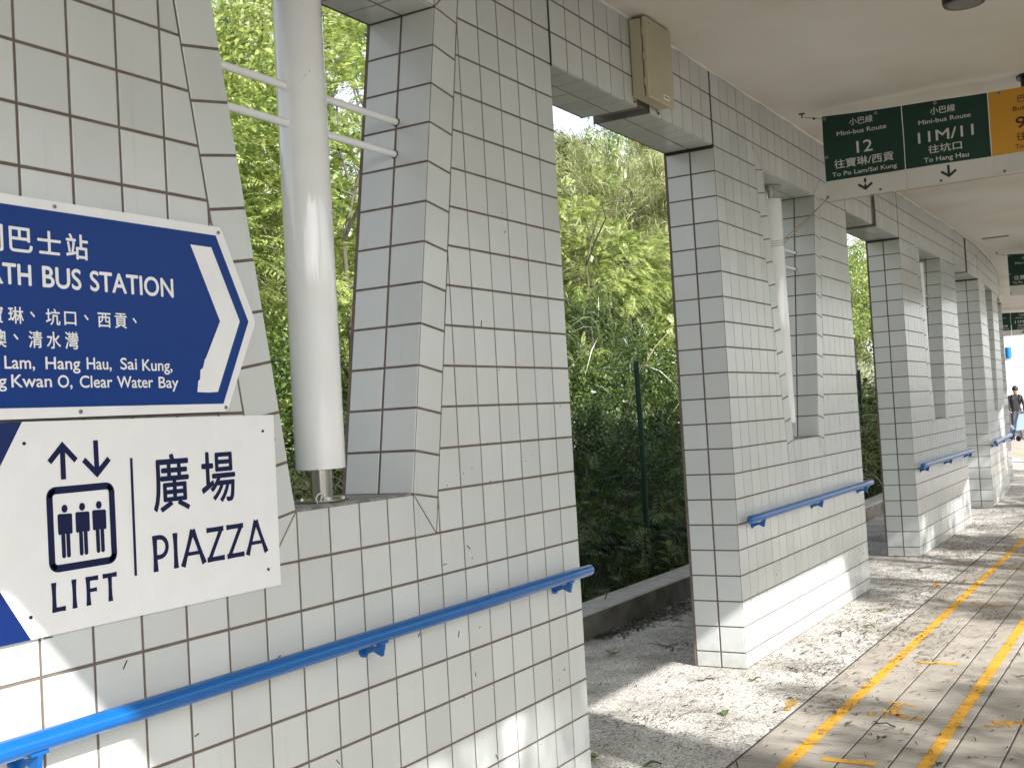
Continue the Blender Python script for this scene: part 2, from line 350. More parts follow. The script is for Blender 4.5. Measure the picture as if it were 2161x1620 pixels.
def pier_specs(win=True):
    sp = []; F = (Vector((0, 0, 0)), X, Z, -Y)
    def inn(z): return .3+(z-zr(12))*S6
    rows = list(range(-3, 21))
    for r in rows:
        z1 = zr(r) if r > -3 else 3.552; z0 = zr(r+1) if r < 20 else .002
        if r == -3: z1 = zr(-3)
        for c in range(20):
            base = rect(c*T+(.0015 if c == 0 else 0), (c+1)*T-(.0015 if c == 19 else 0), z0, z1)
            cell = inset(base, J)
            if -1 <= r <= 12 and win:
                # left of the left border line: x <= 1.5-inn(z)-WD ; right: x >= 1.5+inn(z)+WD
                k = -zr(12)*S6+.3
                l = clip(cell, 1, S6, 1.5-k-WD-J/CT); rr = clip(cell, -1, S6, -1.5-k-WD-J/CT)
                for q in (l, rr):
                    if len(q) > 2 and area(q) > 4e-5: sp.append((q, *F))
            else: sp.append((cell, *F))
    if win:
        L = (zr(0)-zr(12))/CT; n = 12; d = L/n
        for sg in (-1, 1):
            I0 = Vector((1.5+sg*.3, zr(12))); dv = Vector((sg*ST, CT)); pv = Vector((sg*CT, -ST))
            for i in range(n):
                a, b = I0+dv*d*i, I0+dv*d*(i+1)
                q = ccw([tuple(a), tuple(a+pv*T), tuple(b+pv*T), tuple(b)]); sp.append((inset(q, J), *F))
            # mitred corner pieces, bottom and top
            Q = I0+pv*T; O = (1.5+sg*(.3-T*S6+WD), zr(13)); Bp = (1.5+sg*.3, zr(13))
            sp.append((inset(ccw([tuple(I0), Bp, O]), J*.7), *F)); sp.append((inset(ccw([tuple(I0), O, tuple(Q)]), J*.7), *F))
            I1 = Vector((1.5+sg*.6, zr(0))); Q1 = I1+pv*T; O1 = (1.5+sg*(.6+T*S6+WD), zr(-1)); B1 = (1.5+sg*.6, zr(-1))
            sp.append((inset(ccw([tuple(I1), tuple(Q1), O1]), J*.7), *F)); sp.append((inset(ccw([tuple(I1), O1, B1]), J*.7), *F))
            # jamb: two tiles deep
            Wv = Vector((sg*ST, 0, CT)); Nv = Vector((-sg*CT, 0, ST)); Uv = -Y if sg > 0 else Y
            Og = Vector((1.5+sg*.3, TH if sg > 0 else 0, zr(12)))
            for i in range(n):
                for j in range(2): sp.append((inset(rect(j*TH/2+.001, (j+1)*TH/2-.001, d*i, d*(i+1)), J), Og, Uv, Wv, Nv))
        for c in range(4): sp.append((inset(rect(1.2+c*T, 1.2+(c+1)*T, zr(13), zr(12)), J), *F))
        for c in range(8):
            sp.append((inset(rect(.9+c*T, .9+(c+1)*T, zr(0), zr(-1)), J), *F))
            for j in range(2): sp.append((inset(rect(c*T, (c+1)*T, j*TH/2+.001, (j+1)*TH/2-.001), J), Vector((.9, TH, zr(0))), X, -Y, -Z))
    # end faces
    for (O, U, N) in ((Vector((0, TH, 0)), -Y, -X), (Vector((3.0, 0, 0)), Y, X)):
        for r in range(0, 21):
            z1 = zr(r)-(.012 if r == 0 else 0); z0 = zr(r+1) if r < 20 else .002
            for j in range(2): sp.append((inset(rect(j*TH/2+.0015, (j+1)*TH/2-.0015, z0, z1), J), O, U, Z, N))
    return sp
def pier_core(parent):
    g = .0035; b = MB(); x0, x1 = g, 3-g; a = zr(12)-g; t = zr(0)+g; y0, y1 = g, TH+.012; kk = g/CT
    b.poly([(x0, 0), (x1, 0), (x1, a), (x0, a)], y0, y1, GROUT)
    b.poly([(x0, a), (1.2-kk, a), (.9-kk, t), (x0, t)], y0, y1, GROUT)
    b.poly([(1.8+kk, a), (x1, a), (x1, t), (2.1+kk, t)], y0, y1, GROUT)
    b.poly([(x0, t), (x1, t), (x1, 3.56), (x0, 3.56)], y0, y1, GROUT)
    o = b.build('wall_core', parent)
    s = MB(); s.bbox((1.2+.002, .006, zr(12)-.01), (1.8-.002, TH+.02, zr(12)+.003), SILLM, .003)
    for k in range(26):    # crumbs of mortar and dirt
        x, y = random.uniform(1.21, 1.79), random.uniform(.008, .05); h = random.uniform(.002, .006)
        s.bbox((x, y, zr(12)+.002), (x+random.uniform(.01, .06), y+random.uniform(.004, .02), zr(12)+h), SILLM, .002)
    s.build('window_sill', parent)

PIER_S = [-3, 2, 7, 12, 17, 22, 27]
piers = []
plab = ['nearest white tiled pier carrying the blue and white direction signs and a tapered window slot',
        'second white tiled pier, rope tied round its slot column, sunlit at its foot',
        'third white tiled pier with drip streaks below its window slot and dappled foot',
        'fourth white tiled pier, narrow in view, with sun flecks behind its short blue rail',
        'fifth white tiled pier with a tall sunlit stripe, near the far end of the walkway',
        'sixth white tiled pier at the bend near the bright far end', 'last white tiled pier at the far end of the colonnade']
specs = pier_specs()
for i, s0 in enumerate(PIER_S):
    x, y, a = cpos(s0+1.5 if s0 > 10 else s0); x, y, _ = cpos(s0)
    p = empty('tiled_pier', plab[i], 'tiled pier', (x, y, 0), a, 'white tiled piers of the colonnade'); piers.append((p, s0, a))
    pier_core(p)
    pm = Matrix.Translation((x, y, 0)) @ Matrix.Rotation(a, 4, 'Z')
    tile_specs_place(p, pm, specs, 'tile', TILE, stuffname='tile_field')

# ---- lintels
def lintel(s0, a, pend, i):
    lab = ['tiled lintel over the first doorway with the beige electric box on it', 'tiled lintel over the second opening just past the banner corner',
           'tiled lintel over the third narrow opening', 'tiled lintel over the fourth opening near the bend', 'tiled lintel over the fifth opening near the far end', 'tiled lintel over the last opening at the far end'][i]
    x, y, _ = cpos(s0)
    p = empty('tiled_lintel', lab, 'lintel', (x, y, 0), a, 'tiled lintels between the piers')
    sp = []; F = (Vector((0, 0, 0)), X, Z, -Y); w = .151; g = .0035
    core = MB()
    for x0 in (.012, 1.078):
        core.box((x0+g, g, zr(0)+g), (x0+6*w-g, TH+.01, 3.56), GROUT)
        for c in range(6):
            for r in (-3, -2, -1): sp.append((inset(rect(x0+c*w, x0+(c+1)*w, zr(r+1), zr(r)), J), *F))
            for j in range(2): sp.append((inset(rect(c*w, (c+1)*w, j*TH/2+.001, (j+1)*TH/2-.001), J), Vector((x0, TH, zr(0))), X, -Y, -Z))
    core.build('lintel_core', p)
    d = MB(); d.box((.012+6*w-g+.001, .02, zr(0)+.03), (1.078+g-.001, TH-.03, 3.56), DARKC)
    for xx in (.012+6*w, 1.078-.006): d.box((xx, .012, zr(0)+.004), (xx+.006, TH+.02, 3.558), DARKC)
    d.build('movement_joint', p)
    s = MB(); s.box((-.008, .0005, zr(0)-.004), (.012, .02, 3.552), SEAL); s.box((1.984, .0005, zr(0)-.004), (2.006, .02, 3.552), SEAL)
    s.box((1.984, .021, zr(0)-.010), (2.012, TH, zr(0)-.0005), SEAL); s.box((-.012, .021, zr(0)-.010), (.012, TH, zr(0)-.0005), SEAL); s.build('sealant_joint', p)
    pm = Matrix.Translation((x, y, 0)) @ Matrix.Rotation(a, 4, 'Z')
    tile_specs_place(p, pm, sp, 'tile', TILE, stuffname='tile_field')
for i in range(6):
    s0 = PIER_S[i]+3; a0 = piers[i][2]; a1 = piers[i+1][2]; P0 = Vector(cp(s0, 0)); P1 = Vector(cp(s0+2, 0)); dd = P1-P0
    lintel(s0, math.atan2(dd.y, dd.x), 0, i)

# ---- slot columns
def slot_column():
    o = empty('slot_column', 'white glossy steel column standing in the window slot of the nearest pier', 'column', (0, 0, 0), 0, 'round white columns in the window slots')
    b = MB(); b.tube([(0, 0, .11), (0, 0, .113), (0, 0, 1.697), (0, 0, 1.70)], [.0805, .0825, .0825, .0805], WHITEP, 40); b.build('shaft', o)
    for z0, z1 in ((.004, .125), (1.69, 1.798)):
        b = MB(); b.tube([(0, 0, z0), (0, 0, z1)], .036, STEEL, 28); b.build('stub_pipe', o)
    for z0, z1 in ((.0045, .0105), (1.788, 1.7955)):
        b = MB(); b.tube([(0, 0, z0), (0, 0, z1)], .088, STEEL, 32, smooth=False)
        for k in range(4):
            an = math.pi/4+k*math.pi/2; b.tube([(.068*math.cos(an), .068*math.sin(an), z0-.001), (.068*math.cos(an), .068*math.sin(an), z1+.007 if z0 < 1 else z1)], .008, STEEL, 6, smooth=False)
        b.build('base_plate', o)
    for zz in (2.670, 2.545):
        h = .3+(zz-zr(12))*S6
        for sg in (-1, 1):
            b = MB(); b.tube([(sg*.075, 0, zz-zr(12)), (sg*(h+.004), 0, zz-zr(12))], .0135, WHITEP, 14)
            b.tube([(sg*(h-.004), 0, zz-zr(12)), (sg*(h+.004), 0, zz-zr(12))], .0165, SEAL, 14); b.build('tie_bar', o)
    b = MB()
    for dx, dz, L_ in ((-.052, 1.400, .010), (-.058, 1.388, .006), (-.040, 1.415, .012), (-.066, 1.382, .005)):
        yy = -math.sqrt(.0832**2-dx*dx); b.poly([(dx, dz), (dx+.0035, dz+.001), (dx+.0045, dz+L_), (dx+.001, dz+L_*.8)], yy, yy+.004, mat('rust', (.12, .035, .02), .9))
    q = b.build('rust_spots', o); q['kind'] = 'stuff'
    return o
c0 = slot_column(); clab = [None, 'white glossy column in the second pier slot with a rope tied round it', 'thin looking white column deep in the third pier slot',
    'white column hardly visible in the fourth pier slot', 'white column hidden in the fifth pier slot', 'white column in the sixth pier slot', 'white column in the last pier slot']
for i, (p, s0, a) in enumerate(piers):
    o = c0 if i == 0 else copy_tree(c0)
    pm = Matrix.Translation(cp(s0, 0)) @ Matrix.Rotation(a, 4, 'Z'); q = pm @ Vector((1.5, .155, zr(12)+.001))
    o.location = q; o.rotation_euler = (0, 0, a)
    if clab[i]: o['label'] = clab[i]

# ---- handrails
def handrail():
    o = empty('handrail', 'long blue handrail on the nearest pier below the lift sign', 'handrail', (0, 0, 0), 0, 'blue handrails on the piers')
    b = MB(); r = .0245; x0, x1 = .015, 2.985
    pts = [(x0-.0, -.07, .872)]; rs = [.004]
    for k in range(1, 5): t = k/4*math.pi/2; pts.append((x0+r*.8*(1-math.cos(t)), -.07, .872)); rs.append(r*math.sin(t))
    n = 16; pts += [(x0+.02+(x1-x0-.04)*k/n, -.07, .872) for k in range(1, n)]; rs += [r]*(n-1)
    for k in range(4, 0, -1): t = k/4*math.pi/2; pts.append((x1-r*.8*(1-math.cos(t)), -.07, .872)); rs.append(r*math.sin(t))
    pts.append((x1, -.07, .872)); rs.append(.004)
    b.tube(pts, rs, BLUE, 24); b.build('rail', o)
    for dx in (-1.255, 0, 1.275):
        b = MB(); x = 1.5+dx
        b.tube([(x, -.0005, .822), (x, -.007, .822)], .024, BLUE, 16, smooth=False)
        # tapering arm and the fin under the rail
        def quad(prof, x0, x1):
            n = len(prof); V = [(x0, q[0], q[1]) for q in prof]+[(x1, q[0], q[1]) for q in prof]
            b.add(V, [tuple(range(n))[::-1], tuple(range(n, 2*n))]+[(i, (i+1) % n, (i+1) % n+n, i+n) for i in range(n)], BLUE)
        quad([(-.006, .806), (-.006, .838), (-.045, .834), (-.072, .846), (-.088, .846), (-.078, .806), (-.045, .820)], x-.007, x+.007)
        quad([(-.052, .846), (-.052, .853), (-.088, .853), (-.088, .846)], x-.022, x+.022)
        b.build('bracket', o)
    return o
h0 = handrail(); hlab = [None, 'blue handrail on the second pier above its sunlit foot', 'blue handrail on the third pier, shorter in view',
     'small blue handrail on the fourth pier with sun on it', 'blue handrail on the fifth pier', 'blue handrail on the sixth pier', 'blue handrail on the last pier']
for i, (p, s0, a) in enumerate(piers):
    o = h0 if i == 0 else copy_tree(h0); o.location = cp(s0, 0); o.rotation_euler = (0, 0, a)
    if i == 0: o.location.x -= .02
    if hlab[i]: o['label'] = hlab[i]

# ------------------------------------------------------------------ roof over the walkway
def strip(ss, ts0, ts1, z0, z1, m, name, parent=None, kind=None):
    """slab following the curve; ts0/ts1 functions of s"""
    b = MB(); n = len(ss); V = []
    for s in ss: V += [cp(s, ts0(s), z0), cp(s, ts1(s), z0), cp(s, ts1(s), z1), cp(s, ts0(s), z1)]
    F = []
    for i in range(n-1):
        for k in range(4): F.append((i*4+k, i*4+(k+1) % 4, i*4+4+(k+1) % 4, i*4+4+k))
    F += [(3, 2, 1, 0), ((n-1)*4, (n-1)*4+1, (n-1)*4+2, (n-1)*4+3)]
    b.add(V, F, m); return b.build(name, parent)
def edge(s):
    if s < -4.15: return -3.15
    if s < -4.0: return -3.15-.95*(s+4.15)/.15
    if s < 7.5: return -4.1
    if s < 10: return -4.1+.8*(s-7.5)/2.5
    if s < 15: return -3.3+.9*(s-10)/5
    return -2.4
ss = sorted(set([-8, -6, -4.15, -4.0, -2, 7.5, 10]+[x*.75 for x in range(-2, 44)]))
roof = empty('walkway_roof', 'broad off white concrete roof slab sheltering the walkway', 'roof')
strip(ss, edge, lambda s: .55, 3.5475, 3.84, CEIL, 'roof_slab', roof)
strip([s for s in ss if -4.0 <= s], lambda s: edge(s)-.06, lambda s: edge(s)-.003, 3.49, 3.92, CONC, 'fascia', roof)
for k, s in enumerate((-1.22, 6.3, 13.8, 21.5)):
    b = MB(); b.tube([(0, 0, 0), (0, 0, 3.556)], .22, WHITEP, 40)
    b.tube([(0, 0, 0), (0, 0, .15)], .235, CONC, 40, smooth=False)
    o = b.build('roof_post'); o.location = cp(s, edge(s)+.3, 0)
    tag(o, ['round white roof post on the street side nearest the first piers', 'round white roof post on the street side across from the second pier', 'round white roof post on the street side across from the fourth pier', 'round white roof post on the street side near the far end'][k], 'post', 'round posts under the street edge of the roof')

# uneven line of filler where the ceiling meets the wall
b = MB(); V = []; n = 260
for i in range(n+1):
    s_ = -7.9+i*.155; d = random.uniform(.004, .012); h = random.uniform(.004, .013); V += [cp(s_, -.0002, 3.5474-h), cp(s_, -d, 3.5474)]
b.add(V, [(2*i, 2*i+1, 2*i+3, 2*i+2) for i in range(n)], mat('white_filler', (.74, .73, .69), .7)); b.build('filler_bead', roof)

# ------------------------------------------------------------------ ground
b = MB(); b.add([(-400, -400, -.16), (400, -400, -.16), (400, 400, -.16), (-400, 400, -.16)], [(0, 1, 2, 3)], ASPH); tag(b.build('road'), kind='structure')
ssg = [x*.75-9 for x in range(0, 75)]
o = strip(ssg, lambda s: -.5205, lambda s: 1.33, -.15, 0, AGG, 'pavement'); tag(o, kind='structure')
PW = .2065; YB = -.5295
walk = strip(ssg, lambda s: -6.2, lambda s: -.5205, -.152, -.0018, PAVEJ, 'walkway'); tag(walk, kind='structure')
sp = []; xs = .5585; ncol = 16
for i in range(-20, 220):
    s_ = xs+i*PW
    for j in range(ncol):
        w = .0125 if i == 14 else .0062
        x, y, a = cpos(s_+PW/2); U = Vector((math.cos(a), math.sin(a), 0)); V_ = Vector((-math.sin(a), math.cos(a), 0))
        sp.append((rect(-PW/2+.001, PW/2-w, YB-(j+1)*PW+.0045, YB-j*PW-(.005 if j == 0 else .0045)), Vector((x, y, 0)), U, V_, Z))
tile_specs_place(walk, Matrix.Identity(4), sp, 'paving_tile', PAVE, th=.01, ch=.002, limit=300, minpx=9, tilt=.0012, stuffname='paving_field')
# kerb and street beyond
o = strip(ssg, lambda s: -6.35, lambda s: -6.205, -.15, .002, CONC, 'street_kerb'); tag(o, kind='structure')
# low concrete kerb wall behind the colonnade
KFACE = mat('grimy_shaded_concrete', (.26, .25, .22), .9, noise=(5, .9, (.12, .12, .09)), bump=(60, .5)); KTOP = mat('sky_lit_concrete', (.58, .57, .54), .85, noise=(8, .7, (.40, .39, .36)), bump=(70, .5))  # sky light painted into the paler top; face colour carries grime and shade
kw = empty('kerb_wall', 'low concrete kerb wall at the foot of the green slope', 'low wall')
for k in range(9):
    s0, s1 = -8+k*5.2, -8+(k+1)*5.2-.012
    ssk = [s0+(s1-s0)*t/6 for t in range(7)]
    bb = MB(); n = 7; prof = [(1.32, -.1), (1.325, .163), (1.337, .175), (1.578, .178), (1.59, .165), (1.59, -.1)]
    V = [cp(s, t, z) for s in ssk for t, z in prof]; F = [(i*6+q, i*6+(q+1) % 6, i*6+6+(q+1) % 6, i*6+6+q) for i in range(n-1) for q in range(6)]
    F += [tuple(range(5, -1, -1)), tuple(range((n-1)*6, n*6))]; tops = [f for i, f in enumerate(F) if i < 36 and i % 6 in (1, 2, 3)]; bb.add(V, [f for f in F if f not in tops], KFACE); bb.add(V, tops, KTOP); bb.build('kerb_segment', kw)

# painted lines
def zig(s0, s1, t0, t1, z, name, lab=None):
    n = max(2, int((s1-s0)/.4)); b = MB(); V = []; 
    for i in range(n+1):
        s = s0+(s1-s0)*i/n; V += [cp(s, t0+random.uniform(-.002, .002), z), cp(s, t1+random.uniform(-.002, .002), z)]
    b.add(V, [(i*2, i*2+2, i*2+3, i*2+1) for i in range(n)], YEL); o = b.build(name, walk); return o
zig(-6, 34, -.780, -.722, .0022, 'yellow_line'); zig(-6, 34, -1.312, -1.256, .0022, 'yellow_line')
for s in (-1.52, .452, 2.428, 4.40, 6.38, 8.36): zig(s, s+.050, -1.095, -.868, .0022, 'yellow_mark')
def blot(pts, name='yellow_mark', par=None, z=.0022):
    b = MB(); b.add([(x, y, z) for x, y in ccw(pts)], [tuple(range(len(pts)))], YEL2); return b.build(name, par or walk)
for dx in (0, 5.9):
    for pl in ([(1.50, -.905), (1.545, -.915), (1.50, -1.00), (1.47, -1.075), (1.45, -1.06), (1.475, -.985)],
               [(1.475, -.955), (1.46, -1.0), (1.40, -1.005), (1.36, -1.0), (1.33, -1.02), (1.26, -1.02), (1.25, -.985), (1.33, -.96), (1.40, -.95)],
               [(1.29, -1.0), (1.255, -1.0), (1.20, -1.075), (1.195, -1.14), (1.225, -1.15), (1.25, -1.11), (1.255, -1.06), (1.30, -1.03)],
               [(1.36, -.925), (1.345, -.965), (1.29, -.975), (1.27, -.955), (1.31, -.93)], [(1.265, -.955), (1.24, -.975), (1.215, -.965), (1.235, -.935)],
               [(1.275, -.875), (1.30, -.905), (1.25, -.925), (1.215, -.905), (1.23, -.87)]):
        blot([(x+dx, y) for x, y in pl])
for pl in ([(1.22, -1.405), (1.25, -1.47), (1.21, -1.49), (1.185, -1.43)], [(1.31, -1.43), (1.34, -1.52), (1.36, -1.60), (1.29, -1.62), (1.27, -1.52), (1.24, -1.54), (1.215, -1.52), (1.25, -1.46)]): blot(pl)
PAV = bpy.data.objects['pavement']
for pl in ([(1.40, -.44), (1.42, -.475), (1.33, -.505), (1.27, -.50), (1.285, -.46), (1.345, -.43)], [(1.26, -.455), (1.275, -.49), (1.20, -.51), (1.185, -.475)],
           [(5.35, -.41), (5.45, -.44), (5.30, -.49), (5.18, -.48), (5.2, -.44)]): blot(pl, 'yellow_smear', PAV, .0025)

# ------------------------------------------------------------------ lettering
_txt = {}
def text2(body, off=0.):
    if (body, off) in _txt: return _txt[(body, off)]
    cu = bpy.data.curves.new('txt', 'FONT'); cu.body = body; cu.size = 1; cu.offset = off; cu.resolution_u = 4
    o = bpy.data.objects.new('txt', cu); COL.objects.link(o); bpy.context.view_layer.update()
    ev = o.evaluated_get(bpy.context.evaluated_depsgraph_get()); me = ev.to_mesh()
    V = np.array([v.co[:2] for v in me.vertices]); F = [tuple(p.vertices) for p in me.polygons]; ev.to_mesh_clear()
    bpy.data.objects.remove(o); bpy.data.curves.remove(cu); _txt[(body, off)] = (V, F); return V, F
HV = text2('H')[0]; CAPH = HV[:, 1].max()
def put(b, body, x0, x1, z0, z1, m, mapf, off=0., mode='cap', bold=0.):
    """mode cap: baseline z0, cap height z1-z0 ; mode box: fit the bounding box"""
    V, F = text2(body, off); mn, mxx = V.min(0), V.max(0)
    sx = (x1-x0)/(mxx[0]-mn[0]); sz = (z1-z0)/CAPH if mode == 'cap' else (z1-z0)/(mxx[1]-mn[1]); oz = 0 if mode == 'cap' else mn[1]
    shifts = [(0, 0)] if not bold else [(0, 0), (bold, 0), (-bold, 0), (0, bold), (0, -bold)]
    for k, (dx, dz) in enumerate(shifts):
        P = [mapf(x0+(v[0]-mn[0])*sx+dx, z0+(v[1]-oz)*sz+dz, k*.00006) for v in V]; b.add(P, F, m)
def stroke(b, pts, w, m, mapf, flare=.0, d=0.):
    """thick polyline in sign coordinates with mitred joins"""
    n = len(pts); P = [Vector(p) for p in pts]; L = []; Rr = []
    tot = sum((P[i+1]-P[i]).length for i in range(n-1)); acc = 0
    for i in range(n):
        a = (P[i]-P[i-1]).normalized() if i else (P[1]-P[0]).normalized(); c = (P[i+1]-P[i]).normalized() if i < n-1 else a
        nn = Vector((-a.y, a.x))+Vector((-c.y, c.x)); nn = nn/max(nn.length_squared, .4)*2
        t = acc/tot*2-1; ww = w*.5*(1+flare*(t*t)); L.append(P[i]+nn*ww); Rr.append(P[i]-nn*ww)
        if i < n-1: acc += (P[i+1]-P[i]).length
    V = [mapf(p.x, p.y, d) for p in L+Rr]; b.add(V, [(i, i+n, i+1+n, i+1) for i in range(n-1)], m)
def seg(p, q, k=4): return [(p[0]+(q[0]-p[0])*i/k, p[1]+(q[1]-p[1])*i/k) for i in range(k+1)]

# ---- blue arrow direction sign
sg = empty('direction_sign', 'large blue arrow shaped bus station sign with white lettering on the nearest pier', 'sign', (-2.5, 0, 1.86))
par_off = Vector((2.5, 0, -1.86))
def moved(b, name, parent, off): 
    o = b.build(name, parent); o.location = off; return o
xl = -2.985
b = MB(); b.poly([(xl, 1.595), (-2.090, 1.600), (-2.077, 1.606), (-1.957, 1.845), (-1.953, 1.858), (-1.957, 1.871), (-2.067, 2.108), (-2.078, 2.120), (xl, 2.118)], -.014, -.0015, SWHITE); moved(b, 'panel', sg, par_off)
b = MB(); b.poly([(xl+.02, 1.622), (-2.095, 1.622), (-1.981, 1.857), (-2.094, 2.0945), (xl+.02, 2.0945)], -.0152, -.0138, SBLUE); moved(b, 'blue_field', sg, par_off)
b = MB(); mf = lambda u, v, k: (u, -.0162-k, v)
pts = [(-2.191, 2.059), (-2.114, 2.059), (-2.017, 1.856), (-2.115, 1.655), (-2.150, 1.6535), (-2.191, 1.655), (-2.186, 1.685), (-2.179, 1.690), (-2.176, 1.715), (-2.166, 1.722), (-2.158, 1.745), (-2.154, 1.748), (-2.094, 1.853)]
b.add([mf(x, z, 0) for x, z in pts[::-1]], [tuple(range(len(pts)))], SWHITE); moved(b, 'chevron', sg, par_off)
b = MB()
for ch, x0, x1, z0, z1 in (('北', -2.905, -2.842, 1.985, 2.044), ('閘', -2.826, -2.7645, 1.984, 2.0445), ('巴', -2.7473, -2.6872, 1.9864, 2.0431), ('士', -2.672, -2.6087, 1.9886, 2.0432), ('站', -2.5927, -2.5298, 1.9839, 2.0446)):
    put(b, ch, x0, x1, z0, z1, SWHITE, mf, 0, 'box', .0011)
put(b, 'NORTH', -2.895, -2.6945, 1.909, 1.956, SWHITE, mf, 0, 'cap', .0013); put(b, 'BUS', -2.6625, -2.5545, 1.909, 1.9575, SWHITE, mf, 0, 'cap', .0013); put(b, 'STATION', -2.5265, -2.2605, 1.9095, 1.9575, SWHITE, mf, 0, 'cap', .0013)
for ch, x0, x1, z0, z1 in (('往', -2.865, -2.826, 1.818, 1.856), ('寶', -2.814, -2.7725, 1.818, 1.856), ('琳', -2.7585, -2.7188, 1.8177, 1.8560), ('坑', -2.6585, -2.6196, 1.8184, 1.8571), ('口', -2.607, -2.5735, 1.8204, 1.8525), ('西', -2.5092, -2.4705, 1.8191, 1.8551), ('貢', -2.4575, -2.42, 1.8192, 1.8567),
                           ('將', -2.905, -2.866, 1.762, 1.802), ('軍', -2.855, -2.816, 1.762, 1.802), ('澳', -2.8015, -2.7665, 1.762, 1.802), ('清', -2.7073, -2.6713, 1.7628, 1.802), ('水', -2.6588, -2.6204, 1.762, 1.802), ('灣', -2.6074, -2.5699, 1.762, 1.804)):
    put(b, ch, x0, x1, z0, z1, SWHITE, mf, 0, 'box', .00055)
for x, z in ((-2.6944, 1.8405), (-2.5433, 1.8407), (-2.3943, 1.8401), (-2.741, 1.786)): stroke(b, [(x-.005, z+.006), (x+.005, z-.005)], .0035, SWHITE, mf, .3)
for wd, x0, x1, z0 in (('To Po', -2.885, -2.795, 1.7125), ('Lam,', -2.7732, -2.6945, 1.7131), ('Hang', -2.6647, -2.5681, 1.7131), ('Hau,', -2.548, -2.4745, 1.7138), ('Sai', -2.4457, -2.3941, 1.7145), ('Kung,', -2.376, -2.2765, 1.7121),
                       ('Tseung', -2.905, -2.7705, 1.6706), ('Kwan', -2.7575, -2.6507, 1.6704), ('O,', -2.633, -2.593, 1.6695), ('Clear', -2.5705, -2.4741, 1.6687), ('Water', -2.4583, -2.3441, 1.6680), ('Bay', -2.3245, -2.2579, 1.6672)):
    put(b, wd, x0, x1, z0, z0+.0285, SWHITE, mf, 0, 'cap', .0006)
moved(b, 'lettering', sg, par_off)
for x, z in ((-2.62, 2.106), (-2.083, 2.104), (-2.086, 1.611), (-2.571, 1.610)):
    b = MB(); b.tube([(x, -.0138, z), (x, -.0165, z)], .0055, EYE, 10, smooth=False); b.box((x-.004, -.0170, z-.0006), (x+.004, -.0163, z+.0006), SEAL); b.box((x-.0006, -.0171, z-.004), (x+.0006, -.0164, z+.004), SEAL); moved(b, 'screw', sg, par_off)

# ---- white lift / piazza sign
sg = empty('lift_sign', 'white lift and piazza panel with navy pictograms, directly below the blue sign', 'sign', (-2.4, 0, 1.34)); po = Vector((2.4, 0, -1.34))
b = MB(); b.poly([(xl, 1.089), (-1.897, 1.088), (-1.893, 1.586), (xl, 1.591)], -.012, -.001, SWHITE); moved(b, 'panel', sg, po)
b = MB(); b.add([(x, -.0128, z) for x, z in [(xl+.0005, 1.0895), (-2.7325, 1.0888), (-2.886, 1.3395), (-2.7325, 1.5898), (xl+.0005, 1.5905)]], [(0, 1, 2), (0, 2, 4), (2, 3, 4)], LBLUE); moved(b, 'blue_field', sg, po)
b = MB(); mf = lambda u, v, k: (u, -.0128-k, v); N_ = NAVY
stroke(b, [(-2.6262, 1.528), (-2.6266, 1.4494)], .0145, N_, mf); stroke(b, [(-2.664, 1.4923), (-2.6262, 1.5300), (-2.589, 1.4925)], .0142, N_, mf, 0, .0001)
moved(b, 'up_arrow', sg, po); b = MB()
stroke(b, [(-2.530, 1.5386), (-2.5292, 1.459)], .0145, N_, mf); stroke(b, [(-2.567, 1.4930), (-2.5292, 1.4565), (-2.4915, 1.4915)], .0142, N_, mf, 0, .0001)
moved(b, 'down_arrow', sg, po); b = MB()
fr = []; x0, x1, z0, z1, rr = -2.668, -2.4885, 1.2405, 1.4245, .016      # centreline of the lift frame
for cx, cz, a0 in ((x1-rr, z1-rr, 0), (x0+rr, z1-rr, 90), (x0+rr, z0+rr, 180), (x1-rr, z0+rr, 270)):
    for k in range(7): a = R(a0+k*15); fr.append((cx+rr*math.cos(a), cz+rr*math.sin(a)))
for i in range(len(fr)): stroke(b, [fr[i], fr[(i+1) % len(fr)]], .0175, N_, mf, 0, .00002*(i % 2))
for i in range(len(fr)):
    c = fr[i]; b.add([mf(c[0]+.00865*math.cos(R(k*45)), c[1]+.00865*math.sin(R(k*45)), .00008+.00003*(i % 2)) for k in range(8)], [tuple(range(8))[::-1]], N_)
moved(b, 'lift_frame', sg, po)
for cx in (-2.6276, -2.5776, -2.5286):
    b = MB()
    b.add([mf(cx+.0087*math.cos(R(k*30)), 1.3798+.0098*math.sin(R(k*30)), 0) for k in range(12)], [tuple(range(12))[::-1]], N_)
    b.add([mf(cx+u, v, 0) for u, v in [(-.0175, 1.3685), (.0175, 1.3670), (.0205, 1.364), (.0200, 1.3215), (.0165, 1.3180), (.0125, 1.3195), (-.0125, 1.3200), (-.017, 1.3182), (-.0203, 1.3215), (-.0205, 1.365)]], [tuple(range(10))], N_)
    for d in (-.0068, .0068): b.add([mf(cx+d+u, v, .0001) for u, v in [(-.0055, 1.33), (.0055, 1.33), (.0055, 1.267), (.003, 1.2632), (-.003, 1.2632), (-.0055, 1.267)]], [tuple(range(6))], N_)
    moved(b, 'figure', sg, po)
b = MB()
stroke(b, [(-2.4228, 1.489), (-2.4251, 1.191)], .0082, N_, mf)
moved(b, 'divider_line', sg, po); b = MB()
put(b, '廣', -2.3555, -2.2345, 1.3430, 1.4915, N_, mf, 0, 'box', .0020); put(b, '場', -2.1875, -2.0630, 1.3510, 1.4885, N_, mf, 0, 'box', .0020)
W_ = .0125; fl = .38
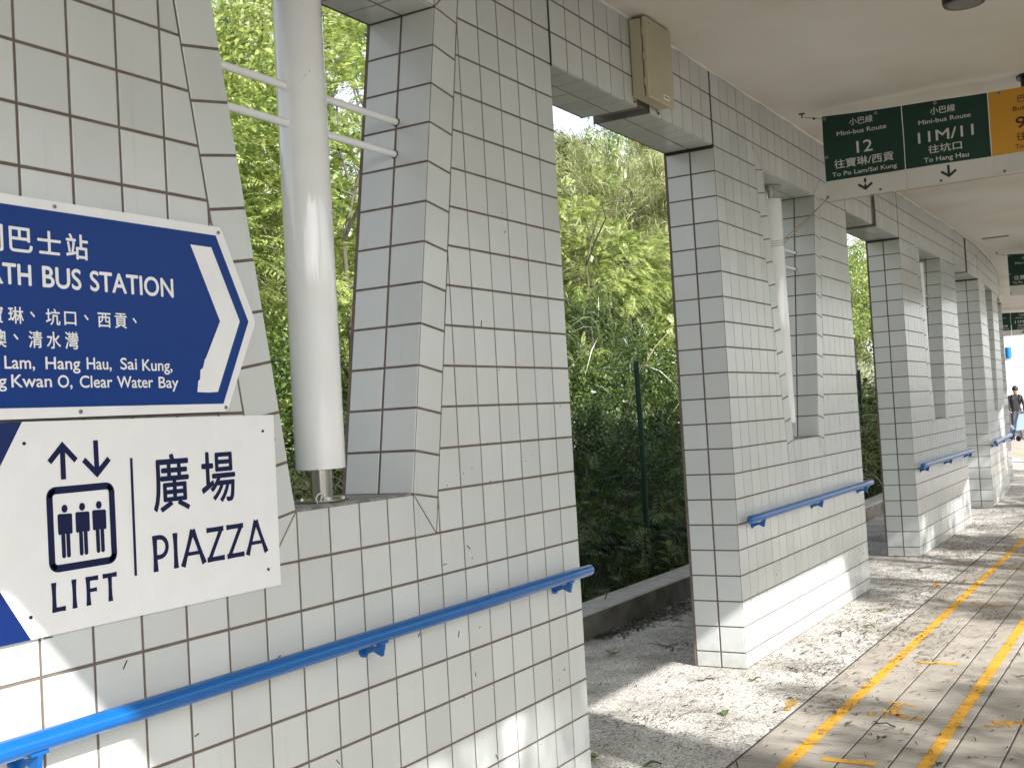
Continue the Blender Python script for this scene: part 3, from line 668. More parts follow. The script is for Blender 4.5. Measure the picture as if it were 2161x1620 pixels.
def glyph(ch, x, wd, z0, h):
    X0 = lambda u: x+u*wd; Zz = lambda v: z0+v*h; e = W_/2
    def s_(pts, f=fl, d=0., w=W_): stroke(b, pts, w, N_, mf, f, d)
    if ch == 'I': s_(seg((X0(.5), Zz(0)), (X0(.5), Zz(1))))
    if ch == 'L': s_(seg((x+e, Zz(0)), (x+e, Zz(1)))); s_(seg((x, Zz(0)+e), (X0(1), Zz(0)+e)), .15, .0001)
    if ch == 'F': s_(seg((x+e, Zz(0)), (x+e, Zz(1)))); s_(seg((x, Zz(1)-e), (X0(1), Zz(1)-e)), .15, .0001); s_(seg((x, Zz(.52)), (X0(.86), Zz(.52))), .15, .0001, W_*.85)
    if ch == 'T': s_(seg((X0(.5), Zz(0)), (X0(.5), Zz(1)))); s_(seg((x, Zz(1)-e), (X0(1), Zz(1)-e)), .15, .0001)
    if ch == 'A': s_(seg((x+e, Zz(0)), (X0(.5), Zz(1)+.002))); s_(seg((X0(1)-e, Zz(0)), (X0(.5), Zz(1)+.002)), fl, .0001); s_(seg((X0(.24), Zz(.34)), (X0(.76), Zz(.34))), 0, .0002, W_*.8)
    if ch == 'Z': s_(seg((x+.001, Zz(1)-e), (X0(1), Zz(1)-e)), .15); s_(seg((X0(.90), Zz(1)-.003), (X0(.10), Zz(0)+.003)), .1, .0001); s_(seg((x, Zz(0)+e), (X0(1), Zz(0)+e)), .15, .0002)
    if ch == 'P':
        s_(seg((x+e, Zz(0)), (x+e, Zz(1)))); rz = h*.275; cz = Zz(1)-rz-e*.8; s_([(x, cz+rz)]+[(X0(.42)+(wd*.58-e)*math.cos(t), cz+rz*math.sin(t)) for t in [math.pi/2-k*math.pi/10 for k in range(11)]]+[(X0(.16), cz-rz)], 0, .0001, W_*.95)
for ch, x, wd in (('P', -2.3655, .0525), ('I', -2.2975, .0135), ('A', -2.2735, .0885), ('Z', -2.1805, .0645), ('Z', -2.1060, .0660), ('A', -2.0335, .0885)): glyph(ch, x, wd, 1.1912, .0925)
W_ = .0105
for ch, x, wd in (('L', -2.6718, .036), ('I', -2.6155, .0105), ('F', -2.5755, .0355), ('T', -2.5270, .0430)): glyph(ch, x, wd, 1.1402, .0690)
moved(b, 'lettering', sg, po)
for x, z in ((-2.7294, 1.5398), (-1.9423, 1.5397), (-2.7313, 1.1399), (-1.9475, 1.1401)):
    b = MB(); b.tube([(x, -.0118, z), (x, -.0145, z)], .0042, SEAL, 10, smooth=False); moved(b, 'rivet', sg, po)

# ---- beige electric box
bx = empty('electric_box', 'beige steel electric box mounted on the lintel under the ceiling', 'electric box', (1.02, -.045, 3.33)); o_ = Vector((-1.02, .045, -3.33))
b = MB(); b.bbox((.862, -.066, 3.133), (1.186, -.004, 3.53), BEIGE, .004); moved(b, 'body', bx, o_)
b = MB(); b.bbox((.866, -.094, 3.122), (1.196, -.070, 3.538), BEIGE, .005); b.bbox((.872, -.0705, 3.13), (1.188, -.066, 3.53), SEAL, .001); moved(b, 'door', bx, o_)
for z in (3.20, 3.33, 3.46): b = MB(); b.tube([(.862, -.076, z-.018), (.862, -.076, z+.018)], .005, BEIGE, 10); moved(b, 'hinge', bx, o_)
b = MB(); b.box((1.045, -.0965, 3.148), (1.118, -.0942, 3.172), SWHITE); b.box((1.056, -.0972, 3.157), (1.106, -.0966, 3.164), SEAL); moved(b, 'nameplate', bx, o_)
for x in (.868, 1.165): b = MB(); b.box((x, -.004, 3.105), (x+.022, -.0005, 3.14), BEIGE); b.tube([(x+.011, -.003, 3.114), (x+.011, -.009, 3.114)], .006, SEAL, 8); moved(b, 'mounting_lug', bx, o_)
for x, z in ((.905, 3.505), (.905, 3.155)): b = MB(); b.tube([(x, -.093, z), (x, -.0955, z)], .0035, SEAL, 8); moved(b, 'screw', bx, o_)

# ---- hanging banners
def banner(full=True):
    """local frame: banner in the x=0 plane, reads towards -y ; built for X=3.41"""
    bn = empty('route_banner', 'nearest hanging banner with two green minibus panels and a yellow bus panel', 'banner', (0, 0, 0), 0, 'route banners hung across the walkway')
    def wav(y, z): return .006*math.sin(y*9+1)+.004*math.sin(z*17+y*4)
    def mapf(u, v, k): return (-.0016-k+wav(-u, v), -u, v)
    def sheet(u0, u1, v0, v1, m, lift, du0=0):
        nu, nv = 14, 10; V = []; 
        for i in range(nu+1):
            for j in range(nv+1):
                u = u0+(u1-u0)*i/nu; v = v0(u)+(v1(u)-v0(u))*j/nv; V.append((wav(-u, v)-lift, -u, v))
        nb = len(V); V2 = V+[(x+.0012 if lift > 0.0005 else x+.001, y, z) for x, y, z in V]
        F = [(i*(nv+1)+j, i*(nv+1)+j+1, (i+1)*(nv+1)+j+1, (i+1)*(nv+1)+j) for i in range(nu) for j in range(nv)]
        return V2, F, nb
    top = lambda u: 3.499-.06*(u-.28)+.018*(u-.28)**2; bot = lambda u: 2.912+.010*(u-.28); mid = lambda u: 3.047-.002*(u-.28)
    for (u0, u1, m) in ((.279, .805, BGREEN), (.811, 1.337, BGREEN), (1.343, 1.87, BYEL)):
        p = MB(); V, F, nb = sheet(u0, u1, mid, top, m, .001); p.add(V[:nb], F, m, True); p.add([(x+.0012, y, z) for x, y, z in V[:nb]], [f[::-1] for f in F], BWHITE, True)
        V, F, nb = sheet(u0, u1, bot, mid, BWHITE, .001); p.add(V[:nb], F, BWHITE, True); p.add([(x+.0012, y, z) for x, y, z in V[:nb]], [f[::-1] for f in F], BWHITE, True)
        pn = p.build('banner_panel', bn)
    t = MB()
    put(t, '小巴線', .4612, .6160, 3.404, 3.452, BWHITE, mapf, 0, 'box', .0006); put(t, 'Mini-bus Route', .3745, .701, 3.345, 3.3745, BWHITE, mapf, 0, 'cap', .0004)
    put(t, '12', .499, .6015, 3.212, 3.288, BWHITE, mapf, 0, 'cap', .001); put(t, '往寶琳/西貢', .3425, .735, 3.124, 3.186, BWHITE, mapf, 0, 'box', .0007); put(t, 'To Po Lam/Sai Kung', .324, .7535, 3.072, 3.1005, BWHITE, mapf, 0, 'cap', .0004)
    t.build('lettering', bn); t = MB()
    put(t, '小巴線', .988, 1.1407, 3.376, 3.4225, BWHITE, mapf, 0, 'box', .0006); put(t, 'Mini-bus Route', .910, 1.2308, 3.323, 3.3505, BWHITE, mapf, 0, 'cap', .0004)
    put(t, '11M/11', .900, 1.2425, 3.202, 3.272, BWHITE, mapf, 0, 'cap', .001); put(t, '往坑口', .960, 1.1665, 3.122, 3.177, BWHITE, mapf, 0, 'box', .0007); put(t, 'To Hang Hau', .929, 1.204, 3.068, 3.098, BWHITE, mapf, 0, 'cap', .0004)
    t.build('lettering', bn); t = MB()
    put(t, '巴士線', 1.5145, 1.668, 3.358, 3.404, MAROON, mapf, 0, 'box', .0006); put(t, 'Bus Route', 1.483, 1.70, 3.308, 3.336, MAROON, mapf, 0, 'cap', .0004); put(t, '91', 1.495, 1.60, 3.195, 3.263, MAROON, mapf, 0, 'cap', .0016)
    put(t, '往', 1.494, 1.552, 3.115, 3.167, MAROON, mapf, 0, 'box', .0007); put(t, 'To', 1.482, 1.53, 3.066, 3.094, MAROON, mapf, 0, 'cap', .0004)
    t.build('lettering', bn)
    for c in (.5400, 1.0757):
        t = MB()
        for pts in ([(c, 3.031), (c, 2.962)], [(c-.046, 2.994), (c, 2.960), (c+.046, 2.994)]): stroke(t, pts, .0165, BGREEN, mapf, 0, .0001 if len(pts) > 2 else 0)
        t.build('arrow', bn)
    for u, v in ((.294, 3.479), (.294, 3.212), (.639, 3.458), (.636, 2.940), (1.022, 3.449), (1.025, 2.937), (1.409, 3.441), (1.409, 2.938), (.287, 2.937), (1.855, 3.435), (1.855, 2.94)):
        b = MB(); cx = wav(-u, v); pr = []
        for k in range(16): a = k*math.pi/8; pr.append((a,))
        V = []; 
        for k in range(16):
            a = k*math.pi/8
            for rr, dx in ((.011, -.0012), (.0085, -.0035), (.0055, -.0012)): V.append((cx+dx-.0012, -u+rr*math.cos(a), v+rr*math.sin(a)))
        F = [(k*3+q, k*3+q+1, ((k+1) % 16)*3+q+1, ((k+1) % 16)*3+q) for k in range(16) for q in range(2)]; b.add(V, F, EYE, True)
        b.add([(cx-.0021, -u+.0055*math.cos(k*math.pi/8), v+.0055*math.sin(k*math.pi/8)) for k in range(16)], [tuple(range(16))], SEAL); b.build('eyelet', bn)
    b = MB(); b.box((-.012, -.125, 3.541), (.012, -.085, 3.5470), BLACK, Matrix.Translation((0, -.036, 0))); b.tube([(0, -.141, 3.553), (0, -.141, 3.515)], .0045, BLACK, 8)
    b.tube([(0, -1.98, 3.553), (0, -1.98, 3.515)], .0045, BLACK, 8); b.build('ceiling_hook', bn)
    b = MB()
    for q in ((.003, 0), (-.003, .004)):
        b.tube([(q[0], -.141, 3.520), (q[0]*2, -.22, 3.500+q[1]), (0, -.292, 3.480)], .0022, ROPE, 6)
    b.tube([(0, -1.855, 3.435), (0, -1.98, 3.52)], .0022, ROPE, 6); b.tube([(.004, -.215, 3.499), (.004, -.231, 3.495)], .008, BLACK, 8); b.build('tie_cord', bn)
    b = MB(); b.tube([(0, -.285, 2.905), (.0, -1.05, 2.908), (0, -1.86, 2.915)], .003, ROPE, 6); b.build('bottom_cord', bn)
    return bn
bn = banner(); bn.location = (3.41, 0, 0)
for s, t, lab in ((13.1, -.02, 'second hanging green minibus banner farther along the walkway'), (25.5, .12, 'farthest hanging banner above the bright end of the walkway')):
    c = copy_tree(bn); c.location = cp(s, t); c.rotation_euler = (0, 0, cpos(s)[2]); c['label'] = lab
# guy rope from the banner's corner to the column of the second pier
b = MB()
A = Vector((3.41, -.285, 2.935))
for dz in (0, -.030):
    Bp = Vector((3.49, .068, 2.705+dz)); b.tube([A, (A+Bp)/2+Vector((0, 0, -.006)), Bp], .0034, ROPE, 6)
for dz in (0, -.016, -.034):
    b.tube([(3.5+.0855*math.cos(t), .155+.0855*math.sin(t), 2.700+dz+.012*math.cos(t)) for t in [k*math.pi/10 for k in range(21)]], .0024, ROPE, 6, cap=False)
b.tube([A+Vector((-.006, -.012, .006)), A+Vector((.006, .012, -.006))], .007, BLACK, 8)
tag(b.build('guy_rope'), 'thin rope tied from the banner corner round the second slot column', 'rope')

# ---- ceiling fittings
for i, (x, y) in enumerate(((1.38, -1.525), (3.55, -1.625), (9.3, -1.6), (13.6, -1.35))):
    b = MB(); b.tube([(0, 0, 0), (0, 0, -.012)], .125, BLACK, 40, smooth=False); b.tube([(0, 0, -.008), (0, 0, -.135), (0, 0, -.148)], [.1, .1, .094], BLACK, 40)
    b.tube([(0, 0, -.1485), (0, 0, -.1492)], .075, DARKC, 32, smooth=False)
    o = b.build('downlight'); o.location = (x, y, 3.5472)
    tag(o, ['black cylindrical downlight on the ceiling at the top edge of the view', 'black cylindrical downlight just behind the yellow banner panel', 'black cylindrical downlight beyond the first banner', 'black cylindrical downlight near the second banner'][i], 'downlight', 'black downlights on the ceiling')
for x, y, l in ((11.4, -.3, 'small flush grey vent in the ceiling before the second banner'), (20.5, .3, 'small flush grey vent in the ceiling before the farthest banner')):
    b = MB(); b.bbox((-.05, -.16, 3.539), (.05, .16, 3.5472), DARKC, .002)
    for k in range(4): b.box((-.04+k*.022, -.15, 3.5375), (-.028+k*.022, .15, 3.5388), GREYM)
    o = b.build('ceiling_vent'); o.location = (x, y, 0); tag(o, l, 'vent')
# earth cable on the first column's base
b = MB(); pts = [(-1.60, .09, 1.30), (-1.612, .085, 1.318), (-1.605, .08, 1.33), (-1.585, .085, 1.331), (-1.565, .09, 1.318), (-1.55, .095, 1.310)]
b.tube(pts, .0022, SWHITE, 8); b.bbox((-1.556, .088, 1.304), (-1.540, .100, 1.314), SWHITE, .001); tag(b.build('earth_cable'), 'short white cable looped beside the steel foot of the nearest column', 'cable')

# ------------------------------------------------------------------ vegetation
def wall_y(x): return np.where(x < 10, 0, np.where(x < 35, .00825*(x-10)**2, 5.16+.4125*(x-35)))
def hill_z(x, y):
    t = y-wall_y(x)-1.7
    return np.where(t < 0, 0, .02+.16*np.clip(t, 0, 1.5)+.47*np.clip(t-1.5, 0, 22)+.05*np.clip(t-23.5, 0, 100))+.12*np.sin(x*.9+y*.7)*np.clip(t, 0, 1)+.2*np.sin(x*.31-y*.4)*np.clip(t/3, 0, 1)-.02
gx = np.linspace(-30, 110, 190); gt = np.concatenate([np.linspace(0, 8, 26), np.linspace(8.6, 70, 34)])
GX, GT = np.meshgrid(gx, gt, indexing='ij'); GY = wall_y(GX)+1.58+GT; GZ = hill_z(GX, GY); GZ[:, 0] = -.1
nx, nt_ = GX.shape; I = np.arange(nx*nt_).reshape(nx, nt_)
HF = np.stack([I[:-1, :-1], I[1:, :-1], I[1:, 1:], I[:-1, 1:]], -1).reshape(-1, 4)
tag(link('hillside', npmesh('hillside', np.stack([GX, GY, GZ], -1).reshape(-1, 3), HF, [SOIL], smooth=True)), kind='structure')

def unit(a): return a/np.maximum(np.linalg.norm(a, axis=-1, keepdims=True), 1e-9)
def leaf_quads(P, D, L, Wd, r, droop=.15):
    n = len(P); N = unit(r.normal(size=(n, 3))+np.array([0, 0, .9])); S = unit(np.cross(D, N)); L = np.broadcast_to(L, n)[:, None]; Wd = np.broadcast_to(Wd, n)[:, None]
    mid = P+D*L*.45; tip = P+D*L-np.array([0, 0, 1])*L*droop
    V = np.stack([P, mid+S*Wd*.5, tip, mid-S*Wd*.5], 1).reshape(-1, 3); return V, np.arange(4*n).reshape(-1, 4)
def cat(parts):
    V = []; F = []; b = 0
    for v, f in parts: V.append(v); F.append(f+b); b += len(v)
    return np.concatenate(V), np.concatenate(F)
def blob_points(r, n, clumps, R3, cr, shell=.55):
    """points in clumps spread through an ellipsoid"""
    c = unit(r.normal(size=(clumps, 3)))*(r.uniform(shell**3, 1, (clumps, 1))**(1/3)); c[:, 2] = np.abs(c[:, 2])*.9-.15*(c[:, 2] < 0)
    c = c*np.array(R3); k = r.integers(0, clumps, n); s = r.uniform(.55, 1.25, clumps)[k][:, None]
    p = c[k]+unit(r.normal(size=(n, 3)))*(r.uniform(0, 1, (n, 1))**.5)*cr*s; out = unit(p-c[k]+c[k]*.5); return p, out, k
def broad(seed, n, clumps, R3, cr, L=.075, Wd=.04):
    r = np.random.default_rng(seed); P, out, k = blob_points(r, n, clumps, R3, cr); D = unit(out+r.normal(size=(n, 3))*.6+np.array([0, 0, .1]))
    s = r.uniform(.6, 1.25, n); return leaf_quads(P, D, L*s, Wd*s, r, .25)
def fronds(seed, B, D, L, m, pl, pw, droop=.5, r=None):
    """pinnate fronds: B base, D dir, L length arrays, m pairs, pinna length, width"""
    r = r or np.random.default_rng(seed); k = len(B); t = np.linspace(.12, .98, m)[None, :, None]; L = np.broadcast_to(L, k)[:, None, None]
    dn = np.array([0, 0, -1.]); pos = B[:, None]+D[:, None]*L*t+dn*L*droop*t**2; tan = unit(D[:, None]+dn*2*droop*t)
    S = unit(np.cross(D, np.array([0, 0, 1.]))+r.normal(size=(k, 3))*.25)[:, None]; out = []
    prof = np.sin(np.pi*(.12+.86*t))**.7
    for sg in (-1, 1):
        pd = unit(S*sg*.85+tan*.5+dn*.18+r.normal(size=(k, m, 3))*.08); l = pl*prof*(L/np.mean(L))
        up = unit(np.cross(tan, S)); wv = unit(np.cross(pd, up)); tip = pos+pd*l; mid = pos+pd*l*.4
        V = np.stack([pos, mid+wv*pw*.5*prof, tip+dn*l*.1, mid-wv*pw*.5*prof], 2); out.append(V.reshape(-1, 3))
    V = np.concatenate(out); return V, np.arange(len(V)).reshape(-1, 4)
def feathery(seed, nf, R3, L=.32, m=10, pl=.085, pw=.022, clumps=16):
    r = np.random.default_rng(seed); P, out, k = blob_points(r, nf, clumps, R3, .38); D = unit(out+r.normal(size=(nf, 3))*.45+np.array([0, 0, .15]))
    return fronds(seed, P, D, L*r.uniform(.6, 1.2, nf), m, pl, pw, .45, r)
def needles(seed, n, R3, L=.3, Wd=.010, clumps=22):
    r = np.random.default_rng(seed); P, out, k = blob_points(r, n, clumps, R3, .38); lean = np.array([.5, .1, .35]); D = unit(out*.4+lean+r.normal(size=(n, 3))*.42)
    return leaf_quads(P, D, L*r.uniform(.5, 1.3, n), Wd, r, .3)
def fern(seed, nf, L=.8, m=22, pl=.15, pw=.03):
    r = np.random.default_rng(seed); a = np.linspace(0, 2*np.pi, nf, endpoint=False)+r.normal(size=nf)*.3; el = r.uniform(.5, 1.15, nf)
    D = np.stack([np.cos(a)*np.cos(el), np.sin(a)*np.cos(el), np.sin(el)], -1); return fronds(seed, np.zeros((nf, 3)), D, L*r.uniform(.7, 1.15, nf), m, pl, pw, .62, r)
def blades(seed, n, rad, L=.55, Wd=.014):
    r = np.random.default_rng(seed); P = np.stack([r.normal(size=n)*rad, r.normal(size=n)*rad, np.zeros(n)], -1); D = unit(r.normal(size=(n, 3))*.35+np.array([.1, 0, 1.]))
    L = L*r.uniform(.5, 1.2, n); M1 = P+D*L[:, None]*.55; D2 = unit(D+np.stack([r.normal(size=n)*.5, r.normal(size=n)*.5, -.6*np.ones(n)], -1)); T_ = M1+D2*L[:, None]*.5
    S = unit(np.cross(D, r.normal(size=(n, 3))))*Wd*.5; V = np.stack([P-S, P+S, M1+S*.8, M1-S*.8, M1-S*.8, M1+S*.8, T_+S*.05, T_-S*.05], 1).reshape(-1, 3); return V, np.arange(len(V)).reshape(-1, 4)
def place(VF, loc, rz, sc):
    V, F = VF; c, s = math.cos(rz), math.sin(rz); v = V*np.array(sc); return np.stack([v[:, 0]*c-v[:, 1]*s, v[:, 0]*s+v[:, 1]*c, v[:, 2]], -1)+np.array(loc), F

# undergrowth: one thicket nobody could count
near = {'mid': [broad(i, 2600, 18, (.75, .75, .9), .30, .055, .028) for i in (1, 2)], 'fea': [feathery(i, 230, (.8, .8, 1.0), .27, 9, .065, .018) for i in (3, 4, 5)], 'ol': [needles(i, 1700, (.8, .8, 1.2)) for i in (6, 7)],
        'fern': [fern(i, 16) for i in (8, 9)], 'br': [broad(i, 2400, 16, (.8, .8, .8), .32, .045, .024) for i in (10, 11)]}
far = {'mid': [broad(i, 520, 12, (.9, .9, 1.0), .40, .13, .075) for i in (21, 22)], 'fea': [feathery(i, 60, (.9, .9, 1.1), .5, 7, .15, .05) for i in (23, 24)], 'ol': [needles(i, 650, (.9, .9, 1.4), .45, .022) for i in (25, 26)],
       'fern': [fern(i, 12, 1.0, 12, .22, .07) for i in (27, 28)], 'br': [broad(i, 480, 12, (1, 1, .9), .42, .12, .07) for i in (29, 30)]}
MI = {'mid': 0, 'fea': 1, 'ol': 2, 'fern': 0, 'br': 1, 'dk': 3}
parts = []; mis = []
r = np.random.default_rng(5)
def add_bush(kind, bank, x, y, sc, dark=False, zoff=.35):
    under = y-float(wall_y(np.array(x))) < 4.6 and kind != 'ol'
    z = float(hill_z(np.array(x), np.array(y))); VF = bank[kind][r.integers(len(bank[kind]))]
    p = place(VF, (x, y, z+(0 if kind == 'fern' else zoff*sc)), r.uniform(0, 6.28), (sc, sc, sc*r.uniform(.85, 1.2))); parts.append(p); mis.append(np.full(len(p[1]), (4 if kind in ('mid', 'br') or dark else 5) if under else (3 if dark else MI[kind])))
def grid_bushes(x0, x1, t0, t1, step, bank, smin, smax, pk):
    xs_ = np.arange(x0, x1, step)
    for a in xs_:
        for tt in np.arange(t0, t1, step*.8):
            x = a+r.uniform(-.5, .5)*step; t = tt+r.uniform(-.4, .4)*step*.8; y = float(wall_y(np.array(x)))+t
            kind = r.choice(['mid', 'fea', 'ol', 'fern', 'br'], p=pk); add_bush(kind, bank, x, y, r.uniform(smin, smax), r.random() < .16)
grid_bushes(-2, 15, 2.5, 5.6, .82, near, .7, 1.1, [.25, .28, .07, .22, .18])
grid_bushes(-2, 20, 5.6, 9.5, 1.35, near, 1.0, 1.5, [.22, .30, .18, .08, .22])
grid_bushes(2, 46, 9.5, 17, 1.9, far, 1.2, 1.8, [.2, .28, .24, .05, .23])
grid_bushes(15, 50, 2.6, 9.5, 1.35, far, .9, 1.5, [.25, .28, .15, .12, .2])
grid_bushes(46, 95, 4, 16, 4.5, far, 2.2, 3.2, [.4, .2, .1, 0, .3])
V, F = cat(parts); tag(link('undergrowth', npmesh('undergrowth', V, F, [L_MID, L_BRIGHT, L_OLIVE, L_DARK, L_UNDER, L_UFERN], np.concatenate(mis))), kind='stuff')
print('undergrowth quads', len(F))

# grass and weeds along the kerb
parts = []
for k in range(150):
    x = r.uniform(-1, 16); t = 1.66+abs(r.normal())*.35; y = float(wall_y(np.array(x)))+t
    parts.append(place(blades(100+k % 7, 26, .07, .38, .012), (x, y, float(hill_z(np.array(x), np.array(y)))-.01), r.uniform(0, 6.28), (1, 1, r.uniform(.6, 1.3))))
V, F = cat(parts); tag(link('verge_grass', npmesh('verge_grass', V, F, [L_UNDER])), kind='stuff')

# bare twigs and vines through the thicket
b = MB()
for k in range(150):
    x = random.uniform(3, 26); t = random.uniform(2.4, 9.5); y = float(wall_y(np.array(x)))+t; z = float(hill_z(np.array(x), np.array(y)))
    d = Vector((random.gauss(.3, .6), random.gauss(0, .5), random.uniform(.5, 1.4))).normalized(); L = random.uniform(1.2, 3.0); rr = random.uniform(.005, .013); pts = []; p = Vector((x, y, z))
    for q in range(7): pts.append(p.copy()); p += d*L/6; d = (d+Vector((random.gauss(0, .13), random.gauss(0, .13), random.gauss(-.05, .12)))).normalized()
    b.tube(pts, [rr*(1-q/8) for q in range(7)], DRY if random.random() < .5 else TWIG, 4, False)
tag(b.build('bare_stems'), kind='stuff')

# trees
def tree(name, label, group, loc, h, R3, leafgen, lmat, bark=BARK, seed=0, lean=(0, 0), r0=.10, limbs=7):
    rr = random.Random(seed); t = empty(name, label, 'tree', loc, 0, group); tb = MB()
    pts = []; n = 9
    for i in range(n+1): q = i/n; pts.append(Vector((lean[0]*q*q+rr.gauss(0, .05)*q, lean[1]*q*q+rr.gauss(0, .05)*q, -.3+(h*.93+.3)*q)))
    tb.tube(pts, [r0*(1-.8*i/n) for i in range(n+1)], bark, 9)
    cz = h-R3[2]; ends = []
    for k in range(limbs):
        i = rr.randint(3, n-1); p = pts[i]; a = k*2.4+rr.random(); e = Vector((lean[0]+math.cos(a)*R3[0]*rr.uniform(.5, .9), lean[1]+math.sin(a)*R3[1]*rr.uniform(.5, .9), max(p.z+.3, cz+R3[2]*rr.uniform(-.2, .8))))
        m_ = (p+e)/2+Vector((rr.gauss(0, .15), rr.gauss(0, .15), rr.uniform(-.1, .35))); tb.tube([p, (p+m_)/2+Vector((0, 0, .05)), m_, (m_+e)/2+Vector((0, 0, .06)), e], [r0*.42, r0*.34, r0*.26, r0*.17, r0*.07], bark, 6)
        for q in range(3):
            e2 = e+Vector((rr.gauss(0, .4), rr.gauss(0, .4), rr.gauss(.1, .35))); tb.tube([m_.lerp(e, .4+.2*q), (m_.lerp(e, .4+.2*q)+e2)/2+Vector((0, 0, .08)), e2], [r0*.15, r0*.09, r0*.03], bark, 4)
    tb.build('trunk', t)
    V, F = leafgen; V = V+np.array([lean[0], lean[1], cz]); o = link('crown', npmesh('crown', V, F, [lmat]), t); return t
def tree_at(src, x, t, rz, sc, label=None):
    y = float(wall_y(np.array(x)))+t; o = copy_tree(src) if label is not None else src; o.location = (x, y, float(hill_z(np.array(x), np.array(y)))); o.rotation_euler = (0, 0, rz); o.scale = (sc, sc, sc)
    if label: o['label'] = label
    return o
G = 'trees on the green slope'
tA = tree('leafy_tree', 'bright leafy slope tree filling the upper part of the nearest window slot', G, (0, 0, 0), 5.2, (1.9, 1.9, 2.6), broad(51, 21000, 60, (1.9, 1.9, 2.8), .46, .075, .034), L_BRIGHT, seed=1, r0=.055)
tB = tree('feathery_tree', 'feathery light green tree behind the left bars of the nearest slot', G, (0, 0, 0), 4.6, (1.7, 1.7, 2.3), feathery(52, 1500, (1.7, 1.7, 2.5), .36, 11, .085, .022, 60), L_BRIGHT, seed=2, r0=.05)
tC = tree('olive_tree', 'olive wispy tree with needle leaves in the middle of the first opening', G, (0, 0, 0), 4.6, (1.5, 1.5, 2.3), needles(53, 22000, (1.5, 1.5, 2.5), .34, .012, 64), L_OLIVE, seed=3, lean=(.5, 0), r0=.05)
tD = tree('dark_tree', 'dark bushy tree at the upper left of the first opening', G, (0, 0, 0), 4.4, (1.6, 1.6, 2.0), broad(54, 16000, 50, (1.6, 1.6, 2.1), .48, .09, .042), L_DARK, seed=4, r0=.06)
tE = tree('thin_tree', 'tall thin tree with sparse crown against the white sky in the first opening', G, (0, 0, 0), 6.5, (1.5, 1.5, 1.8), broad(55, 5200, 44, (1.5, 1.5, 2.2), .42, .09, .035), L_MID, seed=5, r0=.055, limbs=12)
tree_at(tA, 3.0, 6.0, 0, 1.0); tree_at(tB, .9, 5.0, 0, 1.0); tree_at(tC, 14.2, 6.0, .3, 1.05); tree_at(tD, 13.2, 8.6, 0, 1.05); tree_at(tE, 16.2, 10.5, 0, 1.05)
for src, x, t, rz, sc, lab in (
    (tA, 1.6, 7.4, 2, 1.15, 'tall leafy slope tree farther up behind the left half of the nearest slot'), (tA, 4.6, 8.0, 4, 1.25, 'big leafy slope tree behind the right edge of the nearest slot'),
    (tB, 4.2, 4.6, 1, .9, 'feathery tree just behind the column in the nearest slot'), (tB, 6.2, 6.6, 2.5, 1.2, 'feathery tree right of the column under the slot lintel'),
    (tD, 2.4, 9.5, 1, 1.3, 'dark tree high on the slope behind the nearest slot'), (tC, 5.6, 9.6, 1, 1.3, 'olive wispy tree high behind the top right of the nearest slot'),
    (tE, 14.0, 11.5, 1.5, 1.1, 'thin sparse tree at the left edge of the first opening against the sky'), (tE, 20.5, 12.5, 3, 1.1, 'thin sparse tree high on the slope at the right of the first opening'),
    (tC, 17.8, 8.6, 2.2, 1.15, 'olive wispy tree right of the middle of the first opening'), (tA, 18.5, 11.5, .5, 1.05, 'leafy tree high on the slope in the centre of the first opening'),
    (tB, 11.4, 5.6, .7, .8, 'low feathery tree at the left edge of the first opening'), (tB, 19.6, 7.2, 5, 1.1, 'feathery tree near the right jamb of the first opening'),
    (tD, 22, 10.5, 3, 1.1, 'dark tree behind the right jamb of the first opening'), (tE, 15.0, 13.5, 4, 1.2, 'sparse tree on the crest at the left of the first opening'),
    (tA, 21, 8.5, .4, 1.12, 'big leafy tree high in the right half of the first opening'), (tA, 23.5, 7.6, 2.9, 1.15, 'tall leafy tree close to the right jamb of the first opening'), (tD, 19.0, 7.4, 4.4, 1.1, 'dark tree in the centre of the first opening'),
    (tB, 25.5, 8.0, 1.9, 1.5, 'tall feathery tree behind the top of the second pier'), (tC, 16.4, 7.0, .9, 1.15, 'olive wispy tree at the left edge of the first opening'), (tB, 17.0, 5.2, 3.3, .85, 'low bright feathery tree in the middle of the first opening'), (tE, 28, 10, 3.3, 1.2, 'distant sparse tree at the upper right of the first opening'),
    (tA, 20, 2.9, 1, .95, 'leafy tree filling the narrow second opening'), (tB, 25, 3.1, 2, 1.2, 'feathery tree at the middle of the narrow second opening'), (tD, 31, 3.4, 2, 1.3, 'dark tree low at the back of the narrow second opening'),
    (tA, 24, 7, 1, 1.0, 'leafy tree seen through the narrow second opening'), (tB, 28, 5.5, 2, 1.1, 'feathery tree low in the narrow second opening'), (tE, 30, 9, 2, 1.2, 'thin tree with bare branches at the top of the narrow second opening'),
    (tD, 34, 6, 1, 1.3, 'dark tree at the back of the narrow second opening'), (tA, 60, 1.0, 1, 1.5, 'roadside tree beyond the bright far end of the walkway'), (tD, 78, -2.0, 2, 2.0, 'larger roadside tree far beyond the end of the walkway')):
    tree_at(src, x, t, rz, sc, lab)
